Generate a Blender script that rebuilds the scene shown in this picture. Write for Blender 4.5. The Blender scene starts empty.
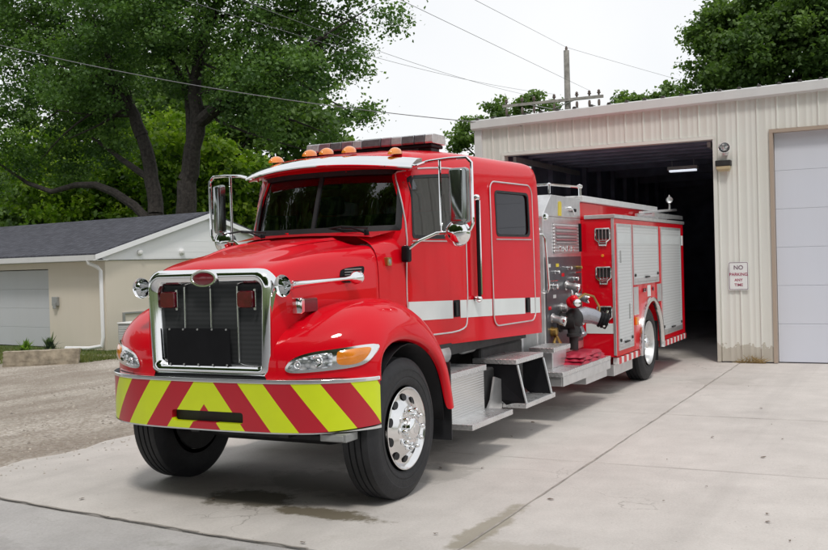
import bpy, bmesh, math, random
import numpy as np
from math import sin, cos, pi, radians, hypot, atan2, sqrt
from mathutils import Vector, Matrix
from mathutils.bvhtree import BVHTree

S = bpy.context.scene
COL = S.collection
random.seed(7)
RNG = np.random.default_rng(11)

# ------------------------------------------------------------------ camera
cd = bpy.data.cameras.new('camera'); cam = bpy.data.objects.new('camera', cd); COL.objects.link(cam)
CAM = Vector((4.673, -6.612, 1.797)); yaw, pit, rol = -.472, -.014, -.028
fw = Vector((sin(yaw)*cos(pit), cos(yaw)*cos(pit), sin(pit)))
r0 = Vector((cos(yaw), -sin(yaw), 0)); u0 = r0.cross(fw)
rr = r0*cos(rol) + u0*sin(rol); uu = -r0*sin(rol) + u0*cos(rol)
cam.matrix_world = Matrix(((rr.x, uu.x, -fw.x, CAM.x), (rr.y, uu.y, -fw.y, CAM.y), (rr.z, uu.z, -fw.z, CAM.z), (0, 0, 0, 1)))
cd.sensor_width = 36; cd.lens = 42.889; cd.clip_end = 3000; cd.clip_start = .05
S.camera = cam

# ------------------------------------------------------------------ light
W = bpy.data.worlds.new('World'); S.world = W; W.use_nodes = True
nt = W.node_tree; nt.nodes.clear()
SUN_EL, SUN_AZ = radians(58), radians(150)      # azimuth clockwise from +Y
sky = nt.nodes.new('ShaderNodeTexSky'); sky.sky_type = 'NISHITA'; sky.sun_disc = False
sky.sun_elevation = SUN_EL; sky.sun_rotation = SUN_AZ; sky.dust_density = 3; sky.air_density = 1
mix = nt.nodes.new('ShaderNodeMix'); mix.data_type = 'RGBA'; mix.inputs[0].default_value = .93
tcw = nt.nodes.new('ShaderNodeTexCoord'); nzw = nt.nodes.new('ShaderNodeTexNoise'); nzw.inputs['Scale'].default_value = 2.6; nzw.inputs['Detail'].default_value = 5
crw = nt.nodes.new('ShaderNodeValToRGB'); crw.color_ramp.elements[0].position = .32; crw.color_ramp.elements[0].color = (.86, .885, .92, 1); crw.color_ramp.elements[1].position = .66; crw.color_ramp.elements[1].color = (.965, .97, .975, 1)
mlw = nt.nodes.new('ShaderNodeVectorMath'); mlw.operation = 'SCALE'; mlw.inputs['Scale'].default_value = 9.4
nt.links.new(tcw.outputs['Generated'], nzw.inputs['Vector']); nt.links.new(nzw.outputs[0], crw.inputs[0]); nt.links.new(crw.outputs[0], mlw.inputs[0]); nt.links.new(mlw.outputs[0], mix.inputs[7])
nt.links.new(sky.outputs[0], mix.inputs[6])
bg = nt.nodes.new('ShaderNodeBackground'); bg.inputs[1].default_value = .1
wo = nt.nodes.new('ShaderNodeOutputWorld')
nt.links.new(mix.outputs[2], bg.inputs[0]); nt.links.new(bg.outputs[0], wo.inputs[0])
sl = bpy.data.lights.new('sun', 'SUN'); sl.energy = 1.35; sl.angle = radians(10); sl.color = (1, .95, .88)
so = bpy.data.objects.new('sun', sl); COL.objects.link(so)
sd = Vector((sin(SUN_AZ)*cos(SUN_EL), cos(SUN_AZ)*cos(SUN_EL), sin(SUN_EL)))
so.rotation_euler = sd.to_track_quat('Z', 'Y').to_euler(); so.location = (0, 0, 30)
S.view_settings.view_transform = 'Standard'; S.view_settings.look = 'None'
S.view_settings.exposure = .20; S.view_settings.gamma = 1
try: S.view_settings.use_curve_mapping = False
except Exception: pass
S.cycles.max_bounces = 10; S.cycles.diffuse_bounces = 6; S.cycles.transparent_max_bounces = 12

# ------------------------------------------------------------------ materials
class N:
    """small node helper"""
    def __init__(s, name):
        s.m = bpy.data.materials.new(name); s.m.use_nodes = True; s.t = s.m.node_tree
        s.b = s.t.nodes['Principled BSDF']; s.o = s.t.nodes['Material Output']; s._c = None
    def n(s, kind, **kw):
        x = s.t.nodes.new('ShaderNode' + kind)
        for k, v in kw.items():
            if k.startswith('i'): x.inputs[int(k[1:])].default_value = v
            else: setattr(x, k, v)
        return x
    def l(s, a, b): s.t.links.new(a, b)
    def co(s, scale=(1, 1, 1), src='Object'):
        tc = s.n('TexCoord'); mp = s.n('Mapping'); mp.inputs[3].default_value = scale
        s.l(tc.outputs[src], mp.inputs[0]); return mp.outputs[0]
    def noise(s, scale, detail=5, rough=.55, vec=None):
        x = s.n('TexNoise'); x.inputs['Scale'].default_value = scale; x.inputs['Detail'].default_value = detail
        x.inputs['Roughness'].default_value = rough
        s.l(vec if vec is not None else s.co(), x.inputs['Vector']); return x.outputs[0]
    def ramp(s, fac, stops):
        r = s.n('ValToRGB'); e = r.color_ramp.elements
        while len(e) < len(stops): e.new(.5)
        for k, (p, c) in enumerate(stops):
            e[k].position = p; e[k].color = (c if len(c) == 4 else (*c, 1)) if not isinstance(c, (int, float)) else (c, c, c, 1)
        s.l(fac, r.inputs[0]); return r.outputs[0]
    def math(s, op, a, b=None, c=None):
        m = s.n('Math', operation=op)
        for k, v in enumerate((a, b, c)):
            if v is None: continue
            if isinstance(v, (int, float)): m.inputs[k].default_value = v
            else: s.l(v, m.inputs[k])
        return m.outputs[0]
    def mixc(s, fac, a, b, bt='MIX'):
        m = s.n('Mix', data_type='RGBA', blend_type=bt)
        for k, v in ((0, fac), (6, a), (7, b)):
            if isinstance(v, (int, float)): m.inputs[k].default_value = v
            elif isinstance(v, tuple): m.inputs[k].default_value = (*v, 1) if len(v) == 3 else v
            else: s.l(v, m.inputs[k])
        return m.outputs[2]
    def bump(s, h, strength=.3, dist=.01):
        b = s.n('Bump'); b.inputs['Strength'].default_value = strength; b.inputs['Distance'].default_value = dist
        s.l(h, b.inputs['Height']); s.l(b.outputs[0], s.b.inputs['Normal']); return b
    def set(s, **kw):
        names = dict(base='Base Color', rough='Roughness', metal='Metallic', coat='Coat Weight', coatr='Coat Roughness', spec='Specular IOR Level', em='Emission Color', ems='Emission Strength', trans='Transmission Weight', ior='IOR', alpha='Alpha')
        for k, v in kw.items():
            i = s.b.inputs[names[k]]
            if isinstance(v, tuple): i.default_value = (*v, 1) if len(v) == 3 else v
            elif isinstance(v, (int, float)): i.default_value = v
            else: s.l(v, i)
        return s

def simple(name, base, rough=.5, metal=0, var=.12, vs=6, bump=0, bs=40, **kw):
    n = N(name); nz = n.noise(vs, 4)
    dark = tuple(c*(1-var) for c in base); lite = tuple(min(1, c*(1+var)) for c in base)
    n.set(base=n.ramp(nz, [(.3, dark), (.7, lite)]), metal=metal, **kw)
    n2 = n.noise(vs*3, 3)
    n.set(rough=n.math('MULTIPLY_ADD', n2, rough*.4, rough*.8))
    if bump: n.bump(n.noise(bs, 4), bump, .01)
    return n.m

M = {}
def red_paint():
    n = N('red_paint'); nz = n.noise(1.5, 3)
    n.set(base=n.ramp(nz, [(.3, (.66, .002, .011)), (.7, (.71, .003, .015))]), rough=.4, spec=.05, coat=.62, coatr=.02)
    d = n.noise(3, 5); n.set(coatr=n.ramp(d, [(.35, .01), (.8, .05)]))
    n.bump(n.noise(2.6, 3), .10, .02)
    return n.m
M['red'] = red_paint()
M['chrome'] = simple('chrome', (.86, .87, .88), .06, 1, .03, 3)
M['polished'] = simple('polished_aluminium', (.80, .80, .80), .16, 1, .06, 6)
M['alu'] = simple('brushed_aluminium', (.70, .71, .72), .34, .8, .1, 8)
M['white_trim'] = simple('white_trim', (.74, .75, .76), .35, .2, .05)
M['rubber'] = simple('tyre_rubber', (.014, .015, .018), .62, 0, .25, 9, .15, 60)
M['black'] = simple('black_plastic', (.009, .009, .011), .45, 0, .2, spec=.15)
M['chassis'] = simple('chassis_black', (.02, .02, .021), .6, 0, .35, 5, .2, 25)
M['grey_panel'] = simple('dark_grey_panel', (.075, .078, .09), .4, .2, .15, 5)
M['amber'] = simple('amber_lens', (.85, .26, .02), .15, 0, .15, 12, coat=1.)
M['red_lens'] = simple('red_lens', (.11, .002, .010), .12, 0, .3, 14, coat=1.)
M['decal_white'] = simple('reflective_white', (.72, .76, .76), .4, 0, .05, 3)
M['decal_pale'] = simple('pale_stripe', (.66, .70, .71), .4, .2, .04, 3)
M['brass'] = simple('aged_brass', (.45, .30, .10), .35, .9, .2)
M['hose_red'] = simple('red_vinyl', (.42, .02, .05), .38, 0, .2, 12, .4, 18)
M['steel_grey'] = simple('painted_grey', (.35, .36, .36), .5, .3, .12)

def mesh_mat():      # grille screen
    n = N('grille_mesh'); v = n.co((1, 1, 1))
    vo = n.n('TexVoronoi', feature='F1'); vo.inputs['Scale'].default_value = 75; vo.inputs['Randomness'].default_value = 0; n.l(v, vo.inputs[0])
    f = n.ramp(vo.outputs[0], [(.32, 0), (.42, 1)])
    wv = n.n('TexWave', bands_direction='Z'); wv.inputs['Scale'].default_value = 9; n.l(v, wv.inputs[0])
    c = n.mixc(f, (.004, .004, .005), (.06, .065, .068)); c = n.mixc(.3, c, n.mixc(wv.outputs[0], (.006, .006, .008), (.05, .05, .055)))
    n.set(base=c, rough=.45, metal=.2, spec=.2); n.bump(f, .4, .004); return n.m
M['mesh'] = mesh_mat()

def diamond():
    n = N('diamond_plate'); 
    a = n.n('TexWave', bands_direction='DIAGONAL'); a.inputs['Scale'].default_value = 13; n.l(n.co((1, 1, 1.)), a.inputs[0])
    b = n.n('TexWave', bands_direction='DIAGONAL'); b.inputs['Scale'].default_value = 13; n.l(n.co((1, -1, -1)), b.inputs[0])
    h = n.math('MAXIMUM', n.math('POWER', a.outputs[1], 3), n.math('POWER', b.outputs[1], 3))
    n.set(base=n.ramp(n.noise(5), [(.3, (.66, .67, .68)), (.75, (.82, .83, .84))]), metal=.75, rough=n.ramp(n.noise(9), [(.3, .22), (.8, .42)]))
    n.bump(h, .35, .004); return n.m
M['diamond'] = diamond()

def ribbed(name, base, scale, direction='Z', metal=.7, rough=.42, st=.5, dist=.006):
    n = N(name); w = n.n('TexWave', bands_direction=direction); w.inputs['Scale'].default_value = scale; n.l(n.co(), w.inputs[0])
    lo = tuple(c*.8 for c in base)
    n.set(base=n.mixc(n.ramp(w.outputs[1], [(0, 0), (.25, 1)]), lo, base), metal=metal, rough=rough)
    n.bump(w.outputs[1], st, dist); return n.m
M['roller'] = ribbed('roller_shutter', (.70, .73, .74), 7.5, 'Z', .35, .38, .12, .004)
M['louver'] = ribbed('louvre_panel', (.62, .60, .62), 8, 'Z', .5, .35, 1, .012)
M['door_ribbed'] = ribbed('ribbed_step_plate', (.78, .78, .77), 14, 'Z', .8, .3, .6, .004)

def chevron():
    n = N('chevron_sheeting'); uv = n.n('UVMap'); sp = n.n('SeparateXYZ'); n.l(uv.outputs[0], sp.inputs[0])
    s_ = n.math('ABSOLUTE', sp.outputs[0]); z = sp.outputs[1]
    t = n.math('SUBTRACT', .955, z); t = n.math('MULTIPLY', t, .79); t = n.math('SUBTRACT', s_, t)
    t = n.math('SUBTRACT', t, .088); t = n.math('DIVIDE', t, .43); t = n.math('FRACT', t)
    k = n.math('LESS_THAN', t, .5); nz = n.noise(9, 4)
    c = n.mixc(k, (.72, .85, .004), (.52, .006, .022)); c = n.mixc(n.math('MULTIPLY', nz, .18), c, (.45, .42, .3), 'MULTIPLY')
    n.set(base=c, rough=.35, coat=.4); return n.m
M['chevron'] = chevron()

def rub_rail():
    n = N('rub_rail_sheeting'); sp = n.n('SeparateXYZ'); n.l(n.co(), sp.inputs[0])
    t = n.math('FRACT', n.math('MULTIPLY', sp.outputs[1], 4.2)); k = n.math('LESS_THAN', t, .45)
    n.set(base=n.mixc(k, (.62, .03, .04), (.75, .75, .75)), rough=.4); return n.m
M['rail'] = rub_rail()

def glass(name, tint, refl=.0):
    n = N(name); t = n.t; t.nodes.remove(n.b)
    tr = n.n('BsdfTransparent'); tr.inputs[0].default_value = (*tint, 1)
    gl = n.n('BsdfGlossy'); gl.inputs['Roughness'].default_value = .015; gl.inputs[0].default_value = (.95, .97, 1, 1)
    fr = n.n('Fresnel'); fr.inputs[0].default_value = 1.52
    f = n.math('ADD', fr.outputs[0], refl); f = n.math('MINIMUM', f, 1)
    mx = n.n('MixShader'); n.l(f, mx.inputs[0]); n.l(tr.outputs[0], mx.inputs[1]); n.l(gl.outputs[0], mx.inputs[2])
    n.l(mx.outputs[0], n.o.inputs[0]); return n.m
M['glass'] = glass('windshield_glass', (.36, .44, .42), .05)
M['glass_dark'] = glass('tinted_side_glass', (.10, .115, .12), .06)

def lens_mat():
    n = N('headlamp_glass'); n.set(base=(.78, .80, .82), metal=.7, rough=.12, coat=1.)
    vo = n.n('TexVoronoi'); vo.inputs['Scale'].default_value = 26; n.l(n.co((1, 1, 1.6)), vo.inputs[0])
    n.set(base=n.ramp(vo.outputs[0], [(0, (.95, .96, .98)), (.45, (.60, .63, .66)), (.9, (.16, .18, .2))])); n.bump(vo.outputs[0], .6, .01); return n.m
M['lens'] = lens_mat()

# ---- setting materials
def concrete(name, a, b, spots, tone=1):
    n = N(name); P = n.co((1, 1, 1))
    big = n.noise(.35, 4, .6, P); mid = n.noise(2.4, 6, .62, P); fine = n.noise(55, 3, .6, P)
    c = n.ramp(n.math('MULTIPLY_ADD', mid, .5, n.math('MULTIPLY', big, .5)), [(.36, a), (.64, b)])
    c = n.mixc(.22, c, n.ramp(fine, [(.3, .25), (.7, .95)]), 'SOFT_LIGHT')
    # faint tyre-dirt trails along the drive
    st = n.noise(1.0, 5, .6, n.co((1.7, .09, 1))); c = n.mixc(n.ramp(st, [(.50, 0), (.72, .28)]), c, tuple(x*.62 for x in a))
    sk = n.noise(3.1, 6, .7, n.co((1, 1, 1))); c = n.mixc(n.ramp(sk, [(.60, 0), (.80, .30)]), c, (.30, .27, .22))
    pv = n.n('TexVoronoi'); pv.inputs['Scale'].default_value = 22; n.l(P, pv.inputs[0])
    pick = n.n('TexWhiteNoise'); n.l(pv.outputs['Position'], pick.inputs[0])
    dots = n.math('MULTIPLY', n.math('LESS_THAN', pv.outputs[0], .11), n.math('GREATER_THAN', pick.outputs[0], .93))
    c = n.mixc(n.math('MULTIPLY', dots, .6), c, (.14, .12, .10))
    wp = n.n('VectorMath', operation='ADD'); nv = n.n('TexNoise'); nv.inputs['Scale'].default_value = 2.2; nv.inputs['Detail'].default_value = 6; n.l(P, nv.inputs[0]); sc_ = n.n('VectorMath', operation='SCALE'); sc_.inputs['Scale'].default_value = .9; n.l(nv.outputs[1], sc_.inputs[0]); n.l(P, wp.inputs[0]); n.l(sc_.outputs[0], wp.inputs[1])
    cv = n.n('TexVoronoi', feature='DISTANCE_TO_EDGE'); cv.inputs['Scale'].default_value = .42; n.l(wp.outputs[0], cv.inputs[0])
    crk = n.math('MULTIPLY', n.ramp(cv.outputs[0], [(.0, 1), (.0035, 0)]), n.ramp(n.noise(.6, 3, .5, P), [(.52, 0), (.60, .55)])); c = n.mixc(crk, c, (.16, .14, .12))
    gt = n.noise(140, 2, .6, P); c = n.mixc(n.ramp(gt, [(.62, 0), (.72, .30)]), c, (.24, .21, .18)); g3 = n.noise(17, 5, .75, P); c = n.mixc(n.ramp(g3, [(.55, 0), (.72, .16)]), c, (.30, .27, .24))
    tc = n.n('TexCoord')
    for (cx, cy, rx, ry, amt, colr) in spots:            # stains and darker marks with their own ragged outline
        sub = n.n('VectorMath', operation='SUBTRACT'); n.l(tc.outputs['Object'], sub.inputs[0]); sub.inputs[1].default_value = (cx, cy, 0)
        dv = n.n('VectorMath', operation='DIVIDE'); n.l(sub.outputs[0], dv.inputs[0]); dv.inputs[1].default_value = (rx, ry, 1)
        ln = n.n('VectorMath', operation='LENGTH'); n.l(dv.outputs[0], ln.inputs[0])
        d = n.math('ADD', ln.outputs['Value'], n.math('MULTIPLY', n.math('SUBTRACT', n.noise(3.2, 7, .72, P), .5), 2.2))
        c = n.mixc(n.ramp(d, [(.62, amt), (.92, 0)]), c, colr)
    n.set(base=c, rough=n.ramp(mid, [(.3, .78), (.8, .92)]), spec=.35)
    n.bump(n.math('ADD', fine, n.math('MULTIPLY', mid, .15)), .35, .004); return n.m
M['concrete'] = concrete('drive_concrete', (.50, .470, .445), (.635, .60, .57),
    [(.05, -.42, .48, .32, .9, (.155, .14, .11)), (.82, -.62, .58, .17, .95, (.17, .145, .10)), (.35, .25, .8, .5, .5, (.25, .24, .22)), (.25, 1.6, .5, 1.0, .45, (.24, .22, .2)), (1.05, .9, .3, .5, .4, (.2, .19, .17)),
     (2.08, -.55, .13, .75, .65, (.27, .24, .17)), (2.5, -.95, .6, .22, .35, (.33, .30, .24)), (-.3, 3.5, .7, 1.6, .5, (.2, .19, .17)), (.8, 5.6, .5, 1.3, .4, (.22, .21, .19)), (2.2, 7.6, .6, .5, .25, (.3, .28, .25))])
M['street'] = concrete('street_concrete', (.39, .375, .37), (.50, .485, .48), [(-1.5, -2.2, 1.5, .35, .3, (.25, .24, .23)), (1.2, -1.65, 1.1, .15, .5, (.27, .26, .23))])

def ground_mat():
    n = N('gravel_and_grass'); P = n.co()
    g = n.n('TexVoronoi'); g.inputs['Scale'].default_value = 26; n.l(P, g.inputs[0])
    g2 = n.n('TexVoronoi'); g2.inputs['Scale'].default_value = 9; n.l(P, g2.inputs[0])
    gc = n.ramp(n.math('MULTIPLY_ADD', g.outputs[0], .5, n.math('MULTIPLY', n.noise(13, 6, .7, P), .6)), [(.25, (.27, .225, .185)), (.5, (.45, .40, .345)), (.75, (.68, .63, .58))])
    tr = n.noise(1.6, 5, .6, n.co((.45, .14, 1))); gc = n.mixc(n.ramp(tr, [(.42, 0), (.62, .65)]), gc, (.25, .205, .165))
    lt = n.noise(.9, 5, .6, P); gc = n.mixc(n.ramp(lt, [(.5, 0), (.75, .4)]), gc, (.52, .48, .42))
    gr = n.ramp(n.noise(7, 6, .75, P), [(.3, (.045, .075, .018)), (.6, (.10, .14, .04)), (.8, (.20, .19, .08))])
    # grass lies outside the gravel yard (x -14..-2.7, y -1..12)
    sp = n.n('SeparateXYZ'); n.l(P, sp.inputs[0]); wob = n.math('MULTIPLY', n.math('SUBTRACT', n.noise(.7, 6, .7, P), .5), 5)
    y = n.math('ADD', sp.outputs[1], wob)
    k = n.math('GREATER_THAN', y, 11.6); x = sp.outputs[0]
    k = n.math('MAXIMUM', k, n.math('GREATER_THAN', x, 11.5)); k = n.math('MAXIMUM', k, n.math('LESS_THAN', n.math('ADD', x, wob), -24)); k = n.math('MAXIMUM', k, n.math('LESS_THAN', sp.outputs[1], -8))
    n.set(base=n.mixc(k, gc, gr), rough=.95, spec=.2)
    n.bump(n.math('ADD', g.outputs[0], n.math('MULTIPLY', g2.outputs[0], .8)), .9, .03); return n.m
M['ground'] = ground_mat()

def siding_mat(name, base, streak=.2, splash=False):
    n = N(name); st = n.noise(1, 5, .6, n.co((3.5, 3.5, .25))); big = n.noise(.8, 3)
    c = n.mixc(n.ramp(st, [(.45, 0), (.8, streak)]), base, tuple(x*.62 for x in base))
    c = n.mixc(n.ramp(big, [(.4, 0), (.75, .16)]), c, (base[0]*.93, base[1]*.90, base[2]*.78))
    if splash:
        sp = n.n('SeparateXYZ'); n.l(n.co(), sp.inputs[0]); h = n.math('ADD', sp.outputs[2], n.math('MULTIPLY', n.noise(5, 6, .7), -.55))
        c = n.mixc(n.ramp(h, [(-.22, .5), (-.08, 0)]), c, (.30, .24, .16))
        sc2 = n.noise(9, 6, .8, n.co((1, 1, .5))); c = n.mixc(n.ramp(sc2, [(.66, 0), (.74, .22)]), c, (.32, .30, .25))
    n.set(base=c, rough=.5, spec=.4); n.bump(n.noise(1.3, 3, .5, n.co((1, 1, .6))), .12, .02); return n.m
M['siding'] = siding_mat('beige_metal_siding', (.74, .74, .705), .22, True)
M['siding_trim'] = siding_mat('grey_white_trim', (.68, .69, .70))
M['jamb'] = siding_mat('tan_jamb', (.42, .34, .28))
M['ohdoor'] = siding_mat('pale_door_panel', (.66, .69, .78), .08)
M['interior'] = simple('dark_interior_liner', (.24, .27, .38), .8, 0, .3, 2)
M['roofdark'] = simple('dark_roof_metal', (.09, .09, .085), .6, .2, .3)
M['shed_wall'] = siding_mat('tan_block_wall', (.72, .66, .57), .1)
M['shed_white'] = siding_mat('white_siding', (.90, .91, .94), .0)
M['shed_door'] = siding_mat('grey_garage_door', (.56, .58, .62), .1)
def shingle():
    n = N('dark_shingles'); b = n.n('TexBrick'); b.inputs['Scale'].default_value = 5.5; b.inputs['Mortar Size'].default_value = .02
    b.inputs[1].default_value = (.045, .047, .062, 1); b.inputs[2].default_value = (.085, .088, .11, 1); b.inputs[3].default_value = (.02, .02, .025, 1)
    n.l(n.co((1, 1, 1), 'UV'), b.inputs[0]); c = n.mixc(.5, b.outputs[0], n.ramp(n.noise(30, 5, .7), [(.3, .2), (.7, .8)]), 'OVERLAY')
    n.set(base=c, rough=.9); n.bump(b.outputs[1], .3, .01); return n.m
M['shingle'] = shingle()
M['stone'] = simple('weathered_stone', (.36, .31, .24), .9, 0, .45, 5, .8, 14)
M['bark'] = simple('bark', (.035, .03, .027), .95, 0, .6, 9, 1.6, 9)
M['pole_wood'] = simple('weathered_pole', (.36, .34, .32), .9, 0, .3, 4, .5, 20)
M['wire'] = simple('wire', (.20, .20, .22), .5)
M['porcelain'] = simple('insulator', (.16, .12, .11), .3)
M['white'] = simple('white_paint', (.78, .79, .79), .45, 0, .05)
M['dry'] = simple('dry_weed', (.36, .26, .12), .9, 0, .3)
M['scrap'] = simple('dead_leaf', (.15, .11, .08), .8)
M['yellow'] = simple('yellow_tag', (.72, .58, .04), .4)
M['slat_reflect'] = simple('pink_reflection', (.50, .22, .25), .3, .4)  # pinkish reflections on the silver louvre, put into the slat colour
M['elbow_paint'] = simple('elbow_paint', (.36, .37, .41), .28, .6)
M['seat'] = simple('seat_vinyl', (.04, .04, .045), .6)
def emit(name, c, s):
    n = N(name); n.set(base=(.8, .8, .8), em=c, ems=s); return n.m
M['tube'] = emit('fluorescent_tube', (.85, .9, 1.), .7)

def leaf_mat(name, dark, mid, lite):
    n = N(name); a = n.n('Attribute', attribute_name='tint'); t = n.t
    c = n.ramp(a.outputs['Fac'], [(.0, dark), (.5, mid), (1., lite)])
    n.set(base=c, rough=.55, spec=.35)
    tl = n.n('BsdfTranslucent'); n.l(n.mixc(1., c, (1.15, 1.3, .5), 'MULTIPLY'), tl.inputs[0])
    mx = n.n('MixShader'); mx.inputs[0].default_value = .42
    n.l(n.b.outputs[0], mx.inputs[1]); n.l(tl.outputs[0], mx.inputs[2]); n.l(mx.outputs[0], n.o.inputs[0]); return n.m
M['leaf'] = leaf_mat('maple_leaves', (.045, .10, .032), (.115, .21, .065), (.21, .34, .10))
M['leaf_b'] = leaf_mat('sunlit_leaf_colour', (.045, .10, .015), (.14, .25, .025), (.33, .46, .05))  # sunlit look of the tree belt put into a lighter leaf colour
M['leaf_d'] = leaf_mat('distant_leaves', (.06, .115, .035), (.12, .20, .06), (.19, .29, .09))
M['grass'] = leaf_mat('grass_blades', (.06, .09, .02), (.12, .16, .04), (.26, .24, .10))
M['plant'] = leaf_mat('garden_leaves', (.07, .14, .02), (.14, .25, .04), (.25, .38, .08))
M['plant_d'] = leaf_mat('dusky_leaves', (.04, .07, .05), (.08, .12, .08), (.14, .18, .12))

# ------------------------------------------------------------------ mesh builder
class MB:
    def __init__(s): s.v = []; s.f = []; s.mi = []; s.uv = None
    def add(s, vs, fs, mi=0):
        o = len(s.v); s.v += [tuple(v) for v in vs]; s.f += [tuple(i+o for i in f) for f in fs]; s.mi += [mi]*len(fs); return s
    def box(s, c, d, rot=None, mi=0):
        x, y, z = [k/2 for k in d]
        vs = [Vector((a*x, b*y, e*z)) for a in (-1, 1) for b in (-1, 1) for e in (-1, 1)]
        if rot is not None: vs = [rot @ v for v in vs]
        return s.add([v + Vector(c) for v in vs], [(0, 1, 3, 2), (4, 6, 7, 5), (0, 4, 5, 1), (2, 3, 7, 6), (0, 2, 6, 4), (1, 5, 7, 3)], mi)
    def bb(s, x0, x1, y0, y1, z0, z1, mi=0): return s.box(((x0+x1)/2, (y0+y1)/2, (z0+z1)/2), (x1-x0, y1-y0, z1-z0), None, mi)
    def loft(s, rings, closed=True, cap=True, mi=0):
        n = len(rings[0]); vs = [p for r in rings for p in r]; fs = []
        for i in range(len(rings)-1):
            for j in range(n if closed else n-1):
                k = (j+1) % n; fs.append((i*n+j, i*n+k, (i+1)*n+k, (i+1)*n+j))
        if cap and closed: fs.append(tuple(range(n-1, -1, -1))); fs.append(tuple((len(rings)-1)*n+j for j in range(n)))
        return s.add(vs, fs, mi)
    def tube(s, pts, r, seg=10, cap=True, mi=0):
        pts = [Vector(p) for p in pts]; rs = r if isinstance(r, (list, tuple)) else [r]*len(pts); rings = []; pn = None
        for i, p in enumerate(pts):
            t = (pts[min(i+1, len(pts)-1)] - pts[max(i-1, 0)]).normalized()
            if pn is None: a = Vector((0, 0, 1)) if abs(t.z) < .9 else Vector((1, 0, 0)); pn = (a - t*a.dot(t)).normalized()
            else: pn = (pn - t*pn.dot(t)).normalized()
            b = t.cross(pn); rings.append([p + (pn*cos(2*pi*k/seg) + b*sin(2*pi*k/seg))*rs[i] for k in range(seg)])
        return s.loft(rings, True, cap, mi)
    def lathe(s, c, axis, prof, seg=32, mi=0, cap=True):
        """prof: list of (distance along axis, radius)"""
        ax = Vector(axis).normalized(); a = Vector((0, 0, 1)) if abs(ax.z) < .9 else Vector((1, 0, 0)); u = (a-ax*a.dot(ax)).normalized(); w = ax.cross(u); c = Vector(c)
        rings = [[c + ax*d + (u*cos(2*pi*k/seg)+w*sin(2*pi*k/seg))*max(r, 1e-4) for k in range(seg)] for d, r in prof]
        return s.loft(rings, True, cap, mi)
    def prism(s, poly, d, mi=0):
        """poly: 3D loop, d: extrusion vector"""
        n = len(poly); a = [Vector(p) for p in poly]; b = [p + Vector(d) for p in a]
        return s.add(a+b, [tuple(range(n-1, -1, -1)), tuple(range(n, 2*n))] + [(i, (i+1) % n, n+(i+1) % n, n+i) for i in range(n)], mi)
    def sphere(s, c, r, seg=16, ring=10, mi=0):
        r = r if isinstance(r, (tuple, list)) else (r, r, r)
        rings = [[(c[0]+r[0]*sin(pi*i/ring)*cos(2*pi*j/seg), c[1]+r[1]*sin(pi*i/ring)*sin(2*pi*j/seg), c[2]+r[2]*cos(pi*i/ring)) for j in range(seg)] for i in [.02]+list(range(1, ring))+[ring-.02]]
        return s.loft(rings, True, True, mi)
    def build(s, name, mats, parent=None, smooth=True, ang=35, bevel=0, bseg=2, sub=0, loc=None):
        me = bpy.data.meshes.new(name); me.from_pydata(s.v, [], s.f); me.update()
        bm = bmesh.new(); bm.from_mesh(me); bmesh.ops.recalc_face_normals(bm, faces=bm.faces); bm.to_mesh(me); bm.free()
        for m in (mats if isinstance(mats, (list, tuple)) else [mats]): me.materials.append(M[m] if isinstance(m, str) else m)
        me.polygons.foreach_set('material_index', s.mi)
        if smooth:
            me.polygons.foreach_set('use_smooth', [True]*len(me.polygons))
            if not sub: me.set_sharp_from_angle(angle=radians(ang))
        o = bpy.data.objects.new(name, me); COL.objects.link(o)
        if loc is not None: o.location = loc
        if parent is not None: o.parent = parent
        if bevel:
            b = o.modifiers.new('bevel', 'BEVEL'); b.width = bevel; b.segments = bseg; b.limit_method = 'ANGLE'; b.angle_limit = radians(40); b.harden_normals = False
        if sub:
            b = o.modifiers.new('sub', 'SUBSURF'); b.levels = sub; b.render_levels = sub
        return o

def thing(name, label, cat, loc=(0, 0, 0), rz=0, group=None):
    o = bpy.data.objects.new(name, None); COL.objects.link(o); o.location = loc; o.rotation_euler.z = rz; o.empty_display_size = .2
    return tag(o, label, cat, group)
def tag(o, label, cat, group=None, kind=None):
    if label: o['label'] = label
    if cat: o['category'] = cat
    if group: o['group'] = group
    if kind: o['kind'] = kind
    return o
def struct(o): o['kind'] = 'structure'; return o

def bake(o):
    """apply an object's modifiers"""
    bpy.context.view_layer.update(); dg = bpy.context.evaluated_depsgraph_get()
    me = bpy.data.meshes.new_from_object(o.evaluated_get(dg)); o.modifiers.clear(); o.data = me; return o
def cut(o, cutters, op='DIFFERENCE'):
    for c in cutters:
        m = o.modifiers.new('b', 'BOOLEAN'); m.object = c; m.operation = op; m.solver = 'EXACT'
    bake(o)
    for c in cutters: bpy.data.objects.remove(c, do_unlink=True)
    o.data.polygons.foreach_set('use_smooth', [True]*len(o.data.polygons)); o.data.set_sharp_from_angle(angle=radians(32)); return o
def bvh(*obs):
    v = []; f = []
    for o in obs:
        k = len(v); v += [tuple(o.matrix_world @ a.co) for a in o.data.vertices]; f += [tuple(i+k for i in p.vertices) for p in o.data.polygons]
    return BVHTree.FromPolygons(v, f)

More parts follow.
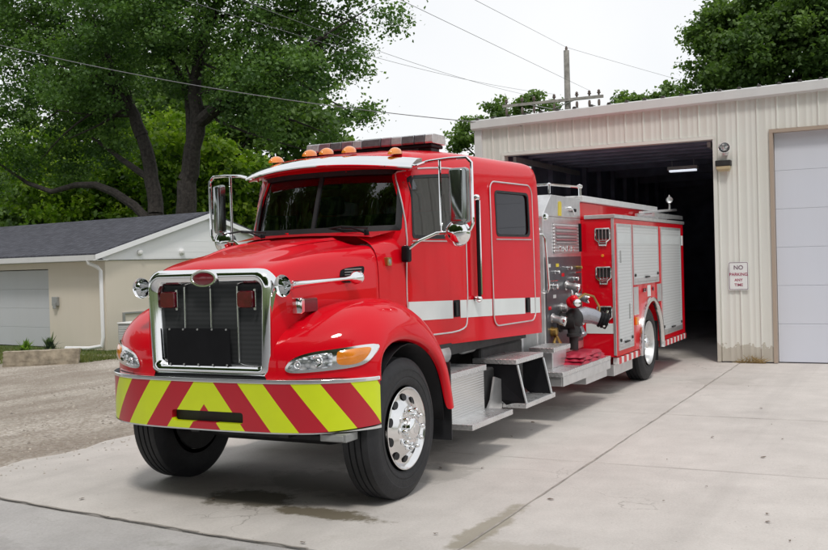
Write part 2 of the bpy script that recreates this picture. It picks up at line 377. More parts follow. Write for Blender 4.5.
def rrect(w, h, r, n=6, cx=0, cy=0):
    """rounded rectangle, half sizes w,h -> list of (a,b)"""
    out = []
    for (sx, sy, a0) in ((1, 1, 0), (-1, 1, 90), (-1, -1, 180), (1, -1, 270)):
        for k in range(n+1):
            a = radians(a0 + 90*k/n); out.append((cx+sx*(w-r)+r*cos(a), cy+sy*(h-r)+r*sin(a)))
    return out
def smoothpoly(pts, it=2):
    for _ in range(it):
        q = []
        for i in range(len(pts)):
            a, b = pts[i], pts[(i+1) % len(pts)]; q += [tuple(.75*x+.25*y for x, y in zip(a, b)), tuple(.25*x+.75*y for x, y in zip(a, b))]
        pts = q
    return pts
def patch(mb, outline, tree, mode, off, bulge=0, mi=0, thick=0):
    """sheet lying on a surface. mode 'front': outline (x,z) hit along +y; 'left'/'right': outline (y,z) hit along -x/+x"""
    c = [sum(p[k] for p in outline)/len(outline) for k in (0, 1)]; rings = []; prev = None
    for k, sc in enumerate((1., .82, .6, .38, .16)):
        ring = []
        for (a, b) in outline:
            a2, b2 = c[0]+(a-c[0])*sc, c[1]+(b-c[1])*sc; o2 = off + bulge*(1-sc*sc)
            if mode == 'front': h = tree.ray_cast(Vector((a2, -4, b2)), Vector((0, 1, 0)))[0]; p = Vector((a2, (h.y if h else -.5)-o2, b2))
            elif mode == 'left': h = tree.ray_cast(Vector((4, a2, b2)), Vector((-1, 0, 0)))[0]; p = Vector(((h.x if h else 1)+o2, a2, b2))
            else: h = tree.ray_cast(Vector((-4, a2, b2)), Vector((1, 0, 0)))[0]; p = Vector(((h.x if h else -1)-o2, a2, b2))
            ring.append(p)
        if k == 0 and thick:
            d = {'front': Vector((0, thick, 0)), 'left': Vector((-thick, 0, 0)), 'right': Vector((thick, 0, 0))}[mode]; rings.append([p+d for p in ring])
        rings.append(ring)
    n = len(outline); mb.loft(rings, True, False, mi); o = len(mb.v)-n; mb.f.append(tuple(range(o, o+n))); mb.mi.append(mi); return mb
def ringpatch(mb, outer, inner, tree, mode, off, thick=.02, mi=0, mid=3):
    """conforming plate with a hole"""
    def P(a, b, o2):
        if mode == 'left': h = tree.ray_cast(Vector((4, a, b)), Vector((-1, 0, 0)))[0]; return Vector(((h.x if h else .9)+o2, a, b))
        if mode == 'right': h = tree.ray_cast(Vector((-4, a, b)), Vector((1, 0, 0)))[0]; return Vector(((h.x if h else -.9)-o2, a, b))
        h = tree.ray_cast(Vector((a, -4, b)), Vector((0, 1, 0)))[0]; return Vector((a, (h.y if h else .7)-o2, b))
    rings = [[P(a, b, off-thick) for a, b in outer]]
    for k in range(mid+1):
        t = k/mid; rings.append([P(a*(1-t)+c*t, b*(1-t)+d*t, off) for (a, b), (c, d) in zip(outer, inner)])
    rings.append([P(a, b, off-thick) for a, b in inner]); return mb.loft(rings, True, False, mi)
def text(s, size, mat, parent, loc, rot, name='lettering', ext=.001, align='CENTER'):
    c = bpy.data.curves.new(name, 'FONT'); c.body = s; c.size = size; c.extrude = ext; c.align_x = align; c.align_y = 'CENTER'; c.offset = size*.012
    o = bpy.data.objects.new(name, c); COL.objects.link(o); bpy.context.view_layer.update()
    me = bpy.data.meshes.new_from_object(o.evaluated_get(bpy.context.evaluated_depsgraph_get())); bpy.data.objects.remove(o, do_unlink=True)
    me.materials.clear(); me.materials.append(M[mat]); o = bpy.data.objects.new(name, me); COL.objects.link(o); o.location = loc; o.rotation_euler = rot
    if parent is not None: o.parent = parent
    return o

# ================================================================== GROUND
def hgt(x, y):
    """height of the terrain: falls away gently beyond the yard on the left"""
    t = min(1, max(0, (-3.2-x)/8)); t = t*t*(3-2*t); return -.018 - .285*t
mb = MB(); xs = [-900, -300, -120, -60, -40, -30, -24] + [-20+.8*i for i in range(24)] + [0, 6, 12, 20, 40, 100, 300, 900]; ys = [-900, -200, -60, -20, -10, -5, -2, 0, 3, 6, 9, 12, 16, 22, 30, 45, 70, 120, 300, 900]
xs = sorted(xs)
vs = [(x, y, hgt(x, y) - (.03 if -2.3 < x < 9 else 0) - (.04 if y < -1.9 else 0)) for y in ys for x in xs]; nx = len(xs)
mb.add(vs, [(j*nx+i, j*nx+i+1, (j+1)*nx+i+1, (j+1)*nx+i) for j in range(len(ys)-1) for i in range(nx-1)])
struct(mb.build('ground', 'ground', ang=60))
# concrete drive with a broken left edge, street in front
edge = [(-2.9+.06*sin(k*1.7)+random.uniform(-.03, .03), -1.0+k*.35) for k in range(0, 33)]
mb = MB(); n = len(edge)
front = [(-3.2, -.98), (-2.4, -1.08), (-1.9, -1.14), (-.6, -1.27), (.3, -1.36), (1.2, -1.41), (2.2, -1.50), (3.4, -1.60), (6, -1.8), (11, -2.1)]
edge[0] = (-3.05, -.93)
loop = [(p[0], p[1]) for p in edge] + [(11, edge[-1][1])] + front[::-1][:-1]
bm_ = [Vector((x, y, 0)) for x, y in loop]
mb.prism([v + Vector((0, 0, -.09)) for v in bm_], (0, 0, .09))
struct(mb.build('driveway', 'concrete', smooth=False))
mb = MB(); st = [(-60, 4.0), (-12, .15), (-3.25, -.955)] + [(x, y-.012) for x, y in front] + [(60, -5)]
top = [Vector((x, y, -.012)) for x, y in st]; bot = [Vector((x, -12.5, -.012)) for x, y in st]
k = len(st); mb.add(top+bot, [(i, i+1, k+i+1, k+i) for i in range(k-1)])
struct(mb.build('street', 'street', smooth=False))
# joints: thin sealed lines in the slab
def joint(pts, w, name='slab_joint', z=.004):
    mb = MB(); L = []; R = []
    for i, p in enumerate(pts):
        q = pts[min(i+1, len(pts)-1)]; o = pts[max(i-1, 0)]; dx, dy = q[0]-o[0], q[1]-o[1]; d = hypot(dx, dy); ww = w*random.uniform(.5, 1.4)
        L.append((p[0]-dy/d*ww, p[1]+dx/d*ww, z)); R.append((p[0]+dy/d*ww, p[1]-dx/d*ww, z))
    n = len(pts); mb.add(L+R, [(i, i+1, n+i+1, n+i) for i in range(n-1)]); struct(mb.build(name, 'jointfill', smooth=False))
M['jointfill'] = simple('joint_filler', (.36, .33, .30), .95, 0, .3)
def seg(a, b, n, j): return [(a[0]+(b[0]-a[0])*i/n + random.uniform(-j, j), a[1]+(b[1]-a[1])*i/n + random.uniform(-j, j)) for i in range(n+1)]
joint(seg((2.11, -1.45), (2.09, 10), 60, .006), .008)
joint(seg((-2.9, 1.69), (8, 1.72), 60, .007), .0035)
joint(seg((-2.9, 4.47), (8, 4.5), 60, .007), .004)
joint(seg((-2.9, 7.2), (8, 7.25), 60, .007), .0035)
joint([(x, y-.004) for x, y in sum([seg(front[i], front[i+1], 8, .012) for i in range(len(front)-1)], [])], .009, 'street_joint')

# loose stones on the gravel
mb = MB()
for i in range(2600):
    x = -2.95-abs(random.gauss(0, 4.5)); y = random.uniform(-.9, 11); r = random.uniform(.008, .028)
    if x > -3.05 and y < -.5: continue
    z = hgt(x, y)+r*.2; a = random.random()*3
    mb.add([(x+r*cos(a+2*pi*j/5)*random.uniform(.7, 1.2), y+r*sin(a+2*pi*j/5)*random.uniform(.7, 1.2), z-r*.3) for j in range(5)] + [(x, y, z+r*.6)], [(j, (j+1) % 5, 5) for j in range(5)])
for i in range(420):
    x = -2.95+abs(random.gauss(0, .28)); y = random.uniform(-.95, 10); r = random.uniform(.005, .014)
    mb.add([(x+r*cos(2*pi*j/5), y+r*sin(2*pi*j/5), .001) for j in range(5)] + [(x, y, r*.7)], [(j, (j+1) % 5, 5) for j in range(5)])
M['stones'] = simple('loose_stones', (.42, .38, .33), .9, 0, .5, 3)
tag(mb.build('loose_stones', 'stones', smooth=False), 'loose pale stones scattered over the gravel yard', 'stones', kind='stuff')

# ================================================================== FOLIAGE
def leaves(name, lobes, size, mat, parent=None, dens=180, clump=.34, mesh_only=False, droop=.15, clear=None, cden=1.5):
    """lobes: (x,y,z,rx,ry,rz[,tintshift])"""
    P = []; T = []
    for lb in lobes:
        c = np.array(lb[:3]); r = np.array(lb[3:6]); sh = lb[6] if len(lb) > 6 else 0
        area = (r[0]*r[1]+r[1]*r[2]+r[0]*r[2])/3*4*pi; n = int(area*dens); nc = max(6, int(area*cden))
        d = RNG.normal(size=(nc, 3)); d /= np.linalg.norm(d, axis=1)[:, None]; rad = RNG.random(nc)**(.42)
        cc = c + d*rad[:, None]*r; ct = RNG.normal(.48+sh, .24, nc) + d[:, 2]*.12
        idx = RNG.integers(0, nc, n); off = RNG.normal(size=(n, 3))*np.array([clump, clump, clump*.55])*RNG.uniform(.5, 1.3, (n, 1))
        P.append(cc[idx]+off); T.append(ct[idx]+RNG.normal(0, .13, n))
    P = np.concatenate(P); T = np.clip(np.concatenate(T), 0, 1)
    if clear is not None: k = clear(P); P = P[k]; T = T[k]
    n = len(P); nor = RNG.normal(size=(n, 3)); nor[:, 2] = np.abs(nor[:, 2])*1.1+.25; nor /= np.linalg.norm(nor, axis=1)[:, None]
    a = RNG.normal(size=(n, 3)); a[:, 2] -= droop; u = a-nor*np.sum(a*nor, 1)[:, None]; u /= np.linalg.norm(u, axis=1)[:, None]; w = np.cross(nor, u)
    s = (size*RNG.uniform(.4, 1.6, n))[:, None]
    V = np.stack([P-u*s*.5, P+w*s*.42+nor*s*.10, P+u*s*.58, P-w*s*.42+nor*s*.10], 1).reshape(-1, 3)
    me = bpy.data.meshes.new(name); me.vertices.add(4*n); me.vertices.foreach_set('co', V.astype(np.float32).ravel())
    me.loops.add(4*n); me.loops.foreach_set('vertex_index', np.arange(4*n, dtype=np.int32)); me.polygons.add(n); me.polygons.foreach_set('loop_start', np.arange(0, 4*n, 4, dtype=np.int32))
    me.update(calc_edges=True); at = me.attributes.new('tint', 'FLOAT', 'FACE'); at.data.foreach_set('value', T.astype(np.float32)); me.materials.append(M[mat])
    if mesh_only: return me
    o = bpy.data.objects.new(name, me); COL.objects.link(o)
    if parent is not None: o.parent = parent
    return o
def limb(mb, a, b, r0_, r1_, bend=.4, n=7, seg=10):
    a, b = Vector(a), Vector(b); L = (b-a).length; k1 = Vector((random.uniform(-1, 1), random.uniform(-1, 1), random.uniform(-.3, .6)))*bend*L*.25
    pts = [a.lerp(b, i/n) + k1*sin(pi*i/n) + Vector((random.uniform(-1, 1), random.uniform(-1, 1), 0))*r0_*.18 for i in range(n+1)]; pts[0] = a
    mb.tube(pts, [r0_+(r1_-r0_)*i/n for i in range(n+1)], seg); return pts

def lob(L, y, depth=1.0, n=1, shift=0, spread=1.4):
    out = []
    for (x, yy, z, r) in L:
        for k in range(n): out.append((x+random.uniform(-.3, .3), yy+random.uniform(-spread, spread), z+random.uniform(-.2, .2), r*1.02, r*1.25*depth, r*.98, shift))
    return out
# big maples behind the tan garage
mapleA = [(-23.0,24,11.8,2.3),(-19.5,24,11.7,2.2),(-16.4,24,10.9,1.9),(-14.2,24,10.0,1.4),(-12.3,24,10.7,0.55),(-21.5,24,10.0,1.6),(-18.1,24,9.2,1.6),(-15.7,24,8.6,1.3),(-14.1,24,8.4,1.0),(-13.5,24,7.1,0.65),(-15.9,24,7.4,.85),(-17.9,24,7.8,.7),(-14.9,24,6.4,0.4),(-21.8,24,15.2,3.4),(-17.2,24,14.0,2.6),(-14.0,24,12.9,1.7)]
mapleB = [(-29.9,24,11.0,2.6),(-26.8,24,12.3,2.5),(-27.6,24,8.6,2.1),(-24.7,24,9.6,1.9),(-30.6,24,7.2,2.2),(-28.3,24,6.5,1.2),(-25.6,24,7.1,1.1),(-31.0,24,13.8,2.6),(-27.2,24,15.8,3.2)]
tA = thing('maple_tree', 'big dark green maple with a straight trunk behind the garage gable', 'tree', (-21.3, 24, -.3), group=None)
leaves('crown', [(a+21.3, b-24, c+.3, *r) for a, b, c, *r in lob(mapleA, 24)], .115, 'leaf', tA, dens=138, clump=.36, cden=1.05)
mb = MB(); base = Vector((-21.4, 24, -.4))
p1 = limb(mb, base, (-20.85, 24, 5.2), .50, .37, .1); p2 = limb(mb, p1[-1], (-20.2, 24, 7.4), .37, .30, .1); p3 = limb(mb, p2[-1], (-19.6, 24.2, 11.5), .30, .14, .3); limb(mb, p3[-1], (-19.2, 24, 15), .14, .04)
limb(mb, p2[-1], (-17.2, 23.5, 9.4), .26, .10, .3); limb(mb, p2[4], (-22.6, 24.4, 11), .24, .08, .3); q = limb(mb, p2[-1], (-18.1, 24.2, 8.4), .24, .15, .2); q2 = limb(mb, q[-1], (-14.3, 23.6, 9.9), .15, .06, .3); limb(mb, q2[3], (-13.5, 24, 7.3), .07, .02); limb(mb, q2[-1], (-12.1, 24, 10.9), .05, .012)
limb(mb, q[4], (-14.6, 24.3, 6.6), .09, .02, .3)
for k in range(16): lb = random.choice(mapleA); s_ = random.choice(p3[1:]+q2); limb(mb, s_, (lb[0]+random.uniform(-1, 1), 24+random.uniform(-1.5, 1.5), lb[2]+random.uniform(-.7, 1)), .07, .015, .5, 6, 6)
o = mb.build('trunk', 'bark', tA); o.location = (21.3, -24, .3)
tB = thing('maple_tree', 'dark maple with a low arching limb at the left edge behind the shingle roof', 'tree', (-22.9, 24, -.3))
leaves('crown', [(a+22.9, b-24, c+.3, *r) for a, b, c, *r in lob(mapleB, 24)], .115, 'leaf', tB, dens=138, clump=.36, cden=1.05)
mb = MB(); p1 = limb(mb, (-22.7, 24.3, -.4), (-22.75, 24.3, 4.0), .40, .33, .1); p2 = limb(mb, p1[-1], (-23.4, 24.3, 7.2), .32, .25, .15); p3 = limb(mb, p2[-1], (-24.9, 24.4, 10), .28, .12, .2); limb(mb, p3[-1], (-27, 24, 14), .12, .03)
mb.tube([p1[-2], (-23.6, 24, 4.35), (-24.5, 23.8, 4.95), (-25.4, 23.7, 5.3), (-26.4, 23.6, 5.35), (-27.8, 23.6, 5.15), (-29.2, 23.6, 5.6), (-31, 23.6, 6.6)], [.20, .19, .17, .15, .13, .11, .09, .04], 10)
limb(mb, p2[3], (-26.3, 24.5, 7.4), .16, .05, .3)
for k in range(14): lb = random.choice(mapleB); limb(mb, random.choice(p3[1:]), (lb[0], 24+random.uniform(-1.5, 1.5), lb[2]), .08, .015, .5, 6, 6)
o = mb.build('trunk', 'bark', tB); o.location = (22.9, -24, .3)

def tree(label, lobes, mat, dens, size, tb, rad, group=None, name='leafy_tree', shift=0, spread=1.2, clump=.34):
    t = thing(name, label, 'tree', tb, group=group); x0, y0, z0 = tb
    leaves('crown', [(a-x0, b-y0, c-z0, *r) for a, b, c, *r in lob(lobes, 0, n=1, shift=shift, spread=spread)], size, mat, t, dens=dens, clump=clump)
    mb = MB(); top = max(lobes, key=lambda l: l[2]); cx = sum(l[0] for l in lobes)/len(lobes); tz = sum(l[2] for l in lobes)/len(lobes)
    p = limb(mb, (0, 0, -.4), (cx-x0, 0, (tz-z0)*.75), rad, rad*.6, .1)
    for l in lobes: limb(mb, p[random.choice([4, 5, 6, 7])], (l[0]-x0, l[1]-y0, l[2]-z0), rad*.45, .03, .3, 6, 7)
    mb.build('trunk', 'bark', t); return t
bg_ = 'sunlit trees in the green belt behind the maples'
tree('bright yellow green tree low behind the arching limb', [(-37.5,33,7.2,3.0),(-35.3,33,5.0,2.3),(-33.5,33,6.5,2.5),(-35.5,33,3,2.6)], 'leaf_b', 60, .22, (-35.6, 33, -.3), .25, bg_)
tree('bright yellow green tree seen between the two maple trunks', [(-31.5,34,7.8,2.8),(-31.7,34,5.2,2.4),(-29.5,34,6.6,2.3),(-30.8,34,3,2.6)], 'leaf_b', 60, .22, (-31, 34, -.3), .22, bg_, shift=.08)
tree('bright green tree right of the maple trunks behind the truck mirror', [(-27.6,33,7.2,2.5),(-27.9,33,5.2,2.3),(-25.4,33,6.6,1.8),(-25.5,33,4.8,1.8),(-26.5,33,3,2.4)], 'leaf_b', 60, .22, (-27, 33, -.3), .2, bg_)
tree('dark green tree standing low at the left edge above the shingle roof', [(-42.3,35,6.6,3.0),(-40.7,35,5.0,2.5),(-45,35,6,3),(-41.5,35,2.8,2.6),(-46,35,3,3)], 'leaf_d', 60, .22, (-42, 35, -.3), .25, bg_)
tree('tall dark tree filling the gap high behind both maples', [(-27,39,11,3.2),(-31,39,12,3.4),(-35,39,11,3.2),(-25,39,9,2.4),(-38,39,13,3.6),(-30,39,8.5,3),(-41,39,10,3.5)], 'leaf_d', 34, .26, (-31, 39, -.3), .3, bg_)
tree('low dark thicket tree behind the garage ridge', [(-24,36,3.4,2.4),(-27.5,37,3.2,2.5),(-31,37,3.4,2.6),(-35,37,3.2,2.6),(-39,37,3.2,2.6),(-44,38,3.4,3),(-21,36,3,2.2),(-49,38,4,3.4)], 'leaf_d', 60, .24, (-30, 37, -.3), .3, bg_)
# trees beyond the fire station roof
tree('large dark green tree rising over the station roof at the right edge', [(-2.43,34,10.67,1.1),(-1.16,34,11.29,1.5),(0.5,34,11.05,1.8),(1.83,34,10.11,1.8),(-0.64,34,9.27,1.6),(1.17,34,8.68,1.7),(-2.35,34,9.15,1.0),(-3.3,34,8.3,0.65),(-1.41,34,8.18,1.1),(0.17,34,12.8,1.8),(3.4,34,11.6,2.1),(4,34,9,2.2)], 'leaf_d', 210, .145, (.6, 34, 0), .35, spread=1.0, clump=.3, shift=-.05)
tree('low tree crown just showing over the roof between pole and large tree', [(-6.38,40,9.15,.56),(-5.54,40,9.2,.6),(-7.23,40,9.2,.55),(-8.1,40,9.1,.42),(-6.5,40,8.2,1.0),(-4.6,40,8.6,.7)], 'leaf_d', 130, .17, (-6.4, 40, 0), .18, spread=.4, clump=.2, shift=.1)
tree('small pale tree crown left of the utility pole above the cab roof', [(-17.39,44,9.1,1.05),(-15.57,44,9.8,.95),(-14.4,44,9.9,.8),(-17.9,44,8.3,.75),(-16.19,44,8.9,1.2),(-13.25,44,10.0,.5),(-12.57,44,9.9,.42),(-15,44,7.5,1.6)], 'leaf_d', 100, .17, (-15.6, 44, 0), .2, spread=.5, clump=.24, shift=.12)
# trees and a house across the street (seen mirrored in chrome, paint and windscreen)
def across(x, y, s, k):
    L = [(x+dx*s, y, z*s, r*s) for dx, z, r in ((-2.2, 4.5, 2.1), (0, 5, 2.6), (2.3, 4.3, 2.0), (-1.2, 7, 2.2), (1.4, 7.3, 2.2), (0, 9, 1.9), (-2.8, 6, 1.5), (3, 6.2, 1.4))]
    return L
names = ['tree across the street opposite the grille', 'broad tree across the street left of the drive', 'broad tree across the street beyond the gravel yard', 'very tall tree across the street opposite the windscreen', 'tree across the street opposite the driver door', 'tree across the street at the far right', 'tall tree across the street behind the photographer', 'tree across the street at the far left', 'unseen tree added left of the truck nose for the windscreen reflection', 'unseen tree added close behind the camera for the windscreen reflection']
for k, (x, y, s) in enumerate([(-1.5, -22, 1.6), (-9, -15.5, 2.1), (-15.5, -14.5, 2.1), (-4.2, -19, 2.3), (8, -24, 1.55), (17, -19, 1.5), (2.5, -28, 1.9), (-22, -17, 1.5), (-19, -2.5, 1.8), (8.5, -14, 1.65)]):  # last two are unseen, added to fill the windscreen reflection
    tree(names[k], across(x, y, s, k), 'leaf_d', 22, .34, (x, y, 0), .3, 'trees across the street')

wl = []
for k in range(46):
    a = radians(-118+k*3.4); d = random.uniform(85, 110)
    if -42 < -math.degrees(a) < 12 and False: continue
    wl.append((CAM.x+d*sin(a), CAM.y+d*cos(a), random.uniform(1.0, 2.2), random.uniform(3.5, 5), 4, random.uniform(3.0, 4.6), random.uniform(-.1, .1)))
tag(leaves('distant_wood', wl, .8, 'leaf_d', dens=4.5, clump=1.0, cden=.5), 'far off belt of trees along the horizon beyond the yard', 'wood', kind='stuff')
# ================================================================== TAN GARAGE (left background)
SC = Vector((-14.11, 12.56, 0)); ZB = -.30
A = Vector((-.990, .139, 0)).normalized(); B_ = Vector((.139, .990, 0)).normalized()
def sp_(w, g, z): return SC + A*w + B_*g + Vector((0, 0, z))       # w along the front, g along the gable
def quadbox(mb, w0, w1, g0, g1, z0, z1, mi=0):
    c = [sp_(w, g, z) for w in (w0, w1) for g in (g0, g1) for z in (z0, z1)]
    return mb.add(c, [(0, 1, 3, 2), (4, 6, 7, 5), (0, 4, 5, 1), (2, 3, 7, 6), (0, 2, 6, 4), (1, 5, 7, 3)], mi)
sh = thing('garage', 'tan single storey garage with dark shingle roof and white gable', 'garage', SC)
def shb(mb, name, mat, par=None, **k):
    o = mb.build(name, mat, par or sh, **k); o.location = -SC if par is None else (0, 0, 0); return o
GD, LN, ZE = 7.1, 10.0, 2.03
mb = MB()
quadbox(mb, 0, 2.44, 0, .2, ZB-.3, ZE); quadbox(mb, 6.6, LN, 0, .2, ZB-.3, ZE); quadbox(mb, 2.44, 6.6, 0, .2, 1.86, ZE)
quadbox(mb, 0, .2, .2, GD, ZB-.3, 2.035); quadbox(mb, LN-.2, LN, .2, GD, ZB-.3, ZE); quadbox(mb, .2, LN-.2, GD-.2, GD, ZB-.3, ZE)
shb(mb, 'wall', 'shed_wall', smooth=False)
mb = MB(); pk = 3.26; PW = 3.55
def gab(w0, w1, z0): 
    a = [sp_(w0, -.04, z0), sp_(w0, GD+.04, z0), sp_(w0, GD+.25, 2.16), sp_(w0, PW, pk), sp_(w0, -.25, 2.16)]
    mb.prism(a, A*(w1-w0))
gab(-.05, .15, 2.05)
for i in range(6): quadbox(mb, -.054, -.05, 0.3+i*.40, GD-.3-i*.40, 2.09+i*.15, 2.093+i*.15)
gable = shb(mb, 'gable_siding', 'shed_white', smooth=False)
mb = MB()
def slope(sgn, t0, t1, over):
    g0 = -.38 if sgn < 0 else GD+.38; z0 = 2.20
    a = [sp_(-over, g0, z0+t0), sp_(LN+.3, g0, z0+t0), sp_(LN+.3, PW, pk+.10+t0), sp_(-over, PW, pk+.10+t0)]
    b = [p + Vector((0, 0, t1-t0)) for p in a]; return a, b
me_uv = []
for sgn in (-1, 1):
    a, b = slope(sgn, -.03, .03, .16); mb.add(a+b, [(3, 2, 1, 0), (4, 5, 6, 7), (0, 1, 5, 4), (1, 2, 6, 5), (2, 3, 7, 6), (3, 0, 4, 7)])
roof = shb(mb, 'roof', 'shingle', smooth=False)
uvl = roof.data.uv_layers.new(name='UVMap')
for p in roof.data.polygons:
    for li in p.loop_indices:
        v = roof.data.vertices[roof.data.loops[li].vertex_index].co - SC*0; uvl.data[li].uv = ((v-SC).dot(A)*.5, ((v-SC).dot(B_)**2+v.z**2)**.5*.5)
mb = MB(); quadbox(mb, -.10, LN, -.40, -.33, 2.05, 2.19); quadbox(mb, -.10, LN, -.33, 0.0, 2.035, 2.05); shb(mb, 'gutter', 'siding_trim', smooth=False)
mb = MB(); a0 = [sp_(-.17, -.42, 2.03), sp_(-.17, -.42, 2.20), sp_(-.17, PW, pk+.08), sp_(-.17, GD+.42, 2.20), sp_(-.17, GD+.42, 2.03), sp_(-.17, PW, pk-.08)]
mb.loft([[sp_(w, g, z) for g, z in ((-.42, 2.06), (-.42, 2.19), (PW, pk+.07), (PW, pk-.06))] for w in (-.19, -.16)], True, True); mb.loft([[sp_(w, g, z) for g, z in ((GD+.42, 2.06), (GD+.42, 2.19), (PW+.003, pk+.07), (PW+.003, pk-.06))] for w in (-.19, -.16)], True, True)
quadbox(mb, -.16, -.06, -.41, .0, 2.045, 2.06)
shb(mb, 'verge_board', 'shed_white', smooth=False)
mb = MB()
for i in range(4): quadbox(mb, 2.47, 6.57, .10, .14, ZB+.02+i*.53, ZB+.02+i*.53+.527)
shb(mb, 'garage_door', 'shed_door', smooth=False, bevel=.004)
mb = MB(); mb.tube([sp_(.22, -.36, 2.06), sp_(.22, -.34, 1.98), sp_(.12, -.16, 1.88), sp_(.08, -.08, 1.78), sp_(.08, -.07, ZB+.35), sp_(.10, -.10, ZB+.12), sp_(.5, -.2, ZB+.06), sp_(1.35, -.3, ZB+.05)], .05, 8); shb(mb, 'downspout', 'shed_white')
mb = MB(); quadbox(mb, 1.98, 2.22, -.08, -.001, .86, 1.10); quadbox(mb, 2.02, 2.16, -.10, -.08, .78, .95); shb(mb, 'meter_box', 'steel_grey', smooth=False, bevel=.01)
for g_ in (1.08, 2.55):
    mb = MB(); mb.lathe(sp_(-.05, g_, 2.24), -A, [(0, .08), (.05, .085), (.09, .05), (.1, 0)], 16); shb(mb, 'eave_lamp', 'white')
mb = MB(); quadbox(mb, -.04, -.001, .5, 1.6, .62, .66); quadbox(mb, -.04, -.001, .5, .56, ZB, .62); shb(mb, 'conduit', 'steel_grey', smooth=False)
# outdoor air conditioner
ac = thing('air_conditioner', 'grey outdoor air conditioner box beside the tan garage', 'air conditioner', (-13.05, 12.45, -.32), .14)
mb = MB(); mb.bb(-.3, .3, -.3, .3, .04, .74); mb.build('casing', 'steel_grey', ac, smooth=False, bevel=.02)
mb = MB()
for i in range(14): mb.bb(-.27, .27, -.315, -.302, .10+i*.043, .12+i*.043)
mb.build('grille', 'white', ac, smooth=False)
mb = MB(); mb.bb(-.32, .32, -.32, .32, .742, .78); mb.build('lid', 'white', ac, smooth=False, bevel=.015)
# stone block at the corner, with two small plants and some grass
def stone(name, label, cat, loc, dims, rz):
    bm = bmesh.new(); bmesh.ops.create_cube(bm, size=1); bmesh.ops.scale(bm, vec=dims, verts=bm.verts); bmesh.ops.subdivide_edges(bm, edges=bm.edges, cuts=9, use_grid_fill=True)
    for v in bm.verts:
        nz = Vector((sin(v.co.x*7+v.co.z*11), sin(v.co.y*9+v.co.x*5), sin(v.co.z*13+v.co.y*6)))*.018; v.co += nz + Vector([random.uniform(-.009, .009)]*3)
    me = bpy.data.meshes.new(name); bm.to_mesh(me); bm.free(); me.materials.append(M['stone']); me.polygons.foreach_set('use_smooth', [True]*len(me.polygons)); me.set_sharp_from_angle(angle=radians(50))
    o = bpy.data.objects.new(name, me); COL.objects.link(o); o.location = loc; o.rotation_euler.z = rz; b = o.modifiers.new('b', 'BEVEL'); b.width = .03; b.segments = 2; return tag(o, label, cat)
stone('stone_block', 'long weathered stone block lying on the gravel before the tan garage', 'stone block', (-12.95, 9.35, -.15), (1.62, .36, .34), radians(40))
def plant(name, label, loc, h, n, mat, w=.05, spread=.35, group=None):
    mb = MB(); T = []
    for i in range(n):
        a = random.random()*2*pi; sp = random.uniform(.1, 1)*spread; hh = h*random.uniform(.6, 1); b = Vector((cos(a), sin(a), 0)); s = Vector((-sin(a), cos(a), 0))*w*random.uniform(.6, 1.2)
        m = b*sp*.4 + Vector((0, 0, hh*.7)); t = b*sp + Vector((0, 0, hh*random.uniform(.7, 1.05)))
        mb.add([s*.3, -s*.3, m-s, m+s, t], [(0, 1, 2, 3), (3, 2, 4)]); tv = random.random(); T += [tv, min(1, tv+.15)]
    o = mb.build(name, mat, smooth=False); o.location = loc; at = o.data.attributes.new('tint', 'FLOAT', 'FACE'); at.data.foreach_set('value', T); return tag(o, label, 'plant', group)
plant('leafy_plant', 'bright green bushy plant behind the left end of the stone block', (-13.75, 9.6, -.32), .62, 90, 'plant', .035, .32)
plant('leafy_plant', 'blue green taller plant behind the middle of the stone block', (-13.35, 9.95, -.32), .72, 60, 'plant_d', .04, .34)
def grass(name, label, boxes, n, h):
    mb = MB(); T = []
    for i in range(n):
        x0, x1, y0, y1 = random.choice(boxes); x = random.uniform(x0, x1); y = random.uniform(y0, y1); z = hgt(x, y); a = random.random()*2*pi; hh = h*random.uniform(.4, 1.3); b = Vector((cos(a), sin(a), 0))
        s = Vector((-sin(a), cos(a), 0))*.008; p = Vector((x, y, z-.01)); mb.add([p-s, p+s, p+b*hh*.5+Vector((0, 0, hh))], [(0, 1, 2)]); T.append(min(1, max(0, random.gauss(.55, .25))))
    o = mb.build(name, 'grass', smooth=False); at = o.data.attributes.new('tint', 'FLOAT', 'FACE'); at.data.foreach_set('value', T); tag(o, label, 'grass', kind='stuff')
grass('grass', 'short patchy grass along the base of the tan garage', [(-14, -11.2, 10.6, 12.3), (-18.5, -14.2, 10.6, 12.8), (-16, -14, 9.0, 11), (-13.4, -12.2, 9.9, 11)], 9000, .09)

# ================================================================== FIRE STATION
FY = 10.04
fs = thing('fire_station', 'beige metal clad fire station with one open bay and one closed door', 'fire station', (0, FY, 0))
def ztop(x): return 4.16 + .020*(x+2.45)
X0, X1 = -2.45, 9.5; OP0, OP1, OPZ = -1.92, 1.73, 3.65; D0, D1, DZ = 2.66, 6.3, 3.68; DEP = 15
def ribwall(mb, x0, x1, z0, zf, y, face=-1):
    """corrugated cladding: flat pans with raised trapezoid ribs every .305 m"""
    pr = []; x = math.floor(x0/.305)*.305
    while x < x1:
        for dx, dy in ((0, 0), (.095, 0), (.108, .006), (.122, .006), (.135, 0), (.185, 0), (.198, .006), (.212, .006), (.225, 0), (.268, 0), (.282, .024), (.298, .024), (.305, .012)):
            if x0 <= x+dx <= x1: pr.append((x+dx, dy))
        x += .305
    pr = [(x0, 0)] + pr + [(x1, 0)]; n = len(pr)
    vs = [(a, y+face*b, z0 if not callable(z0) else z0(a)) for a, b in pr] + [(a, y+face*b, zf(a)) for a, b in pr]
    mb.add(vs, [(i, i+1, n+i+1, n+i) for i in range(n-1)])
mb = MB(); R = lambda *a: ribwall(mb, *a)
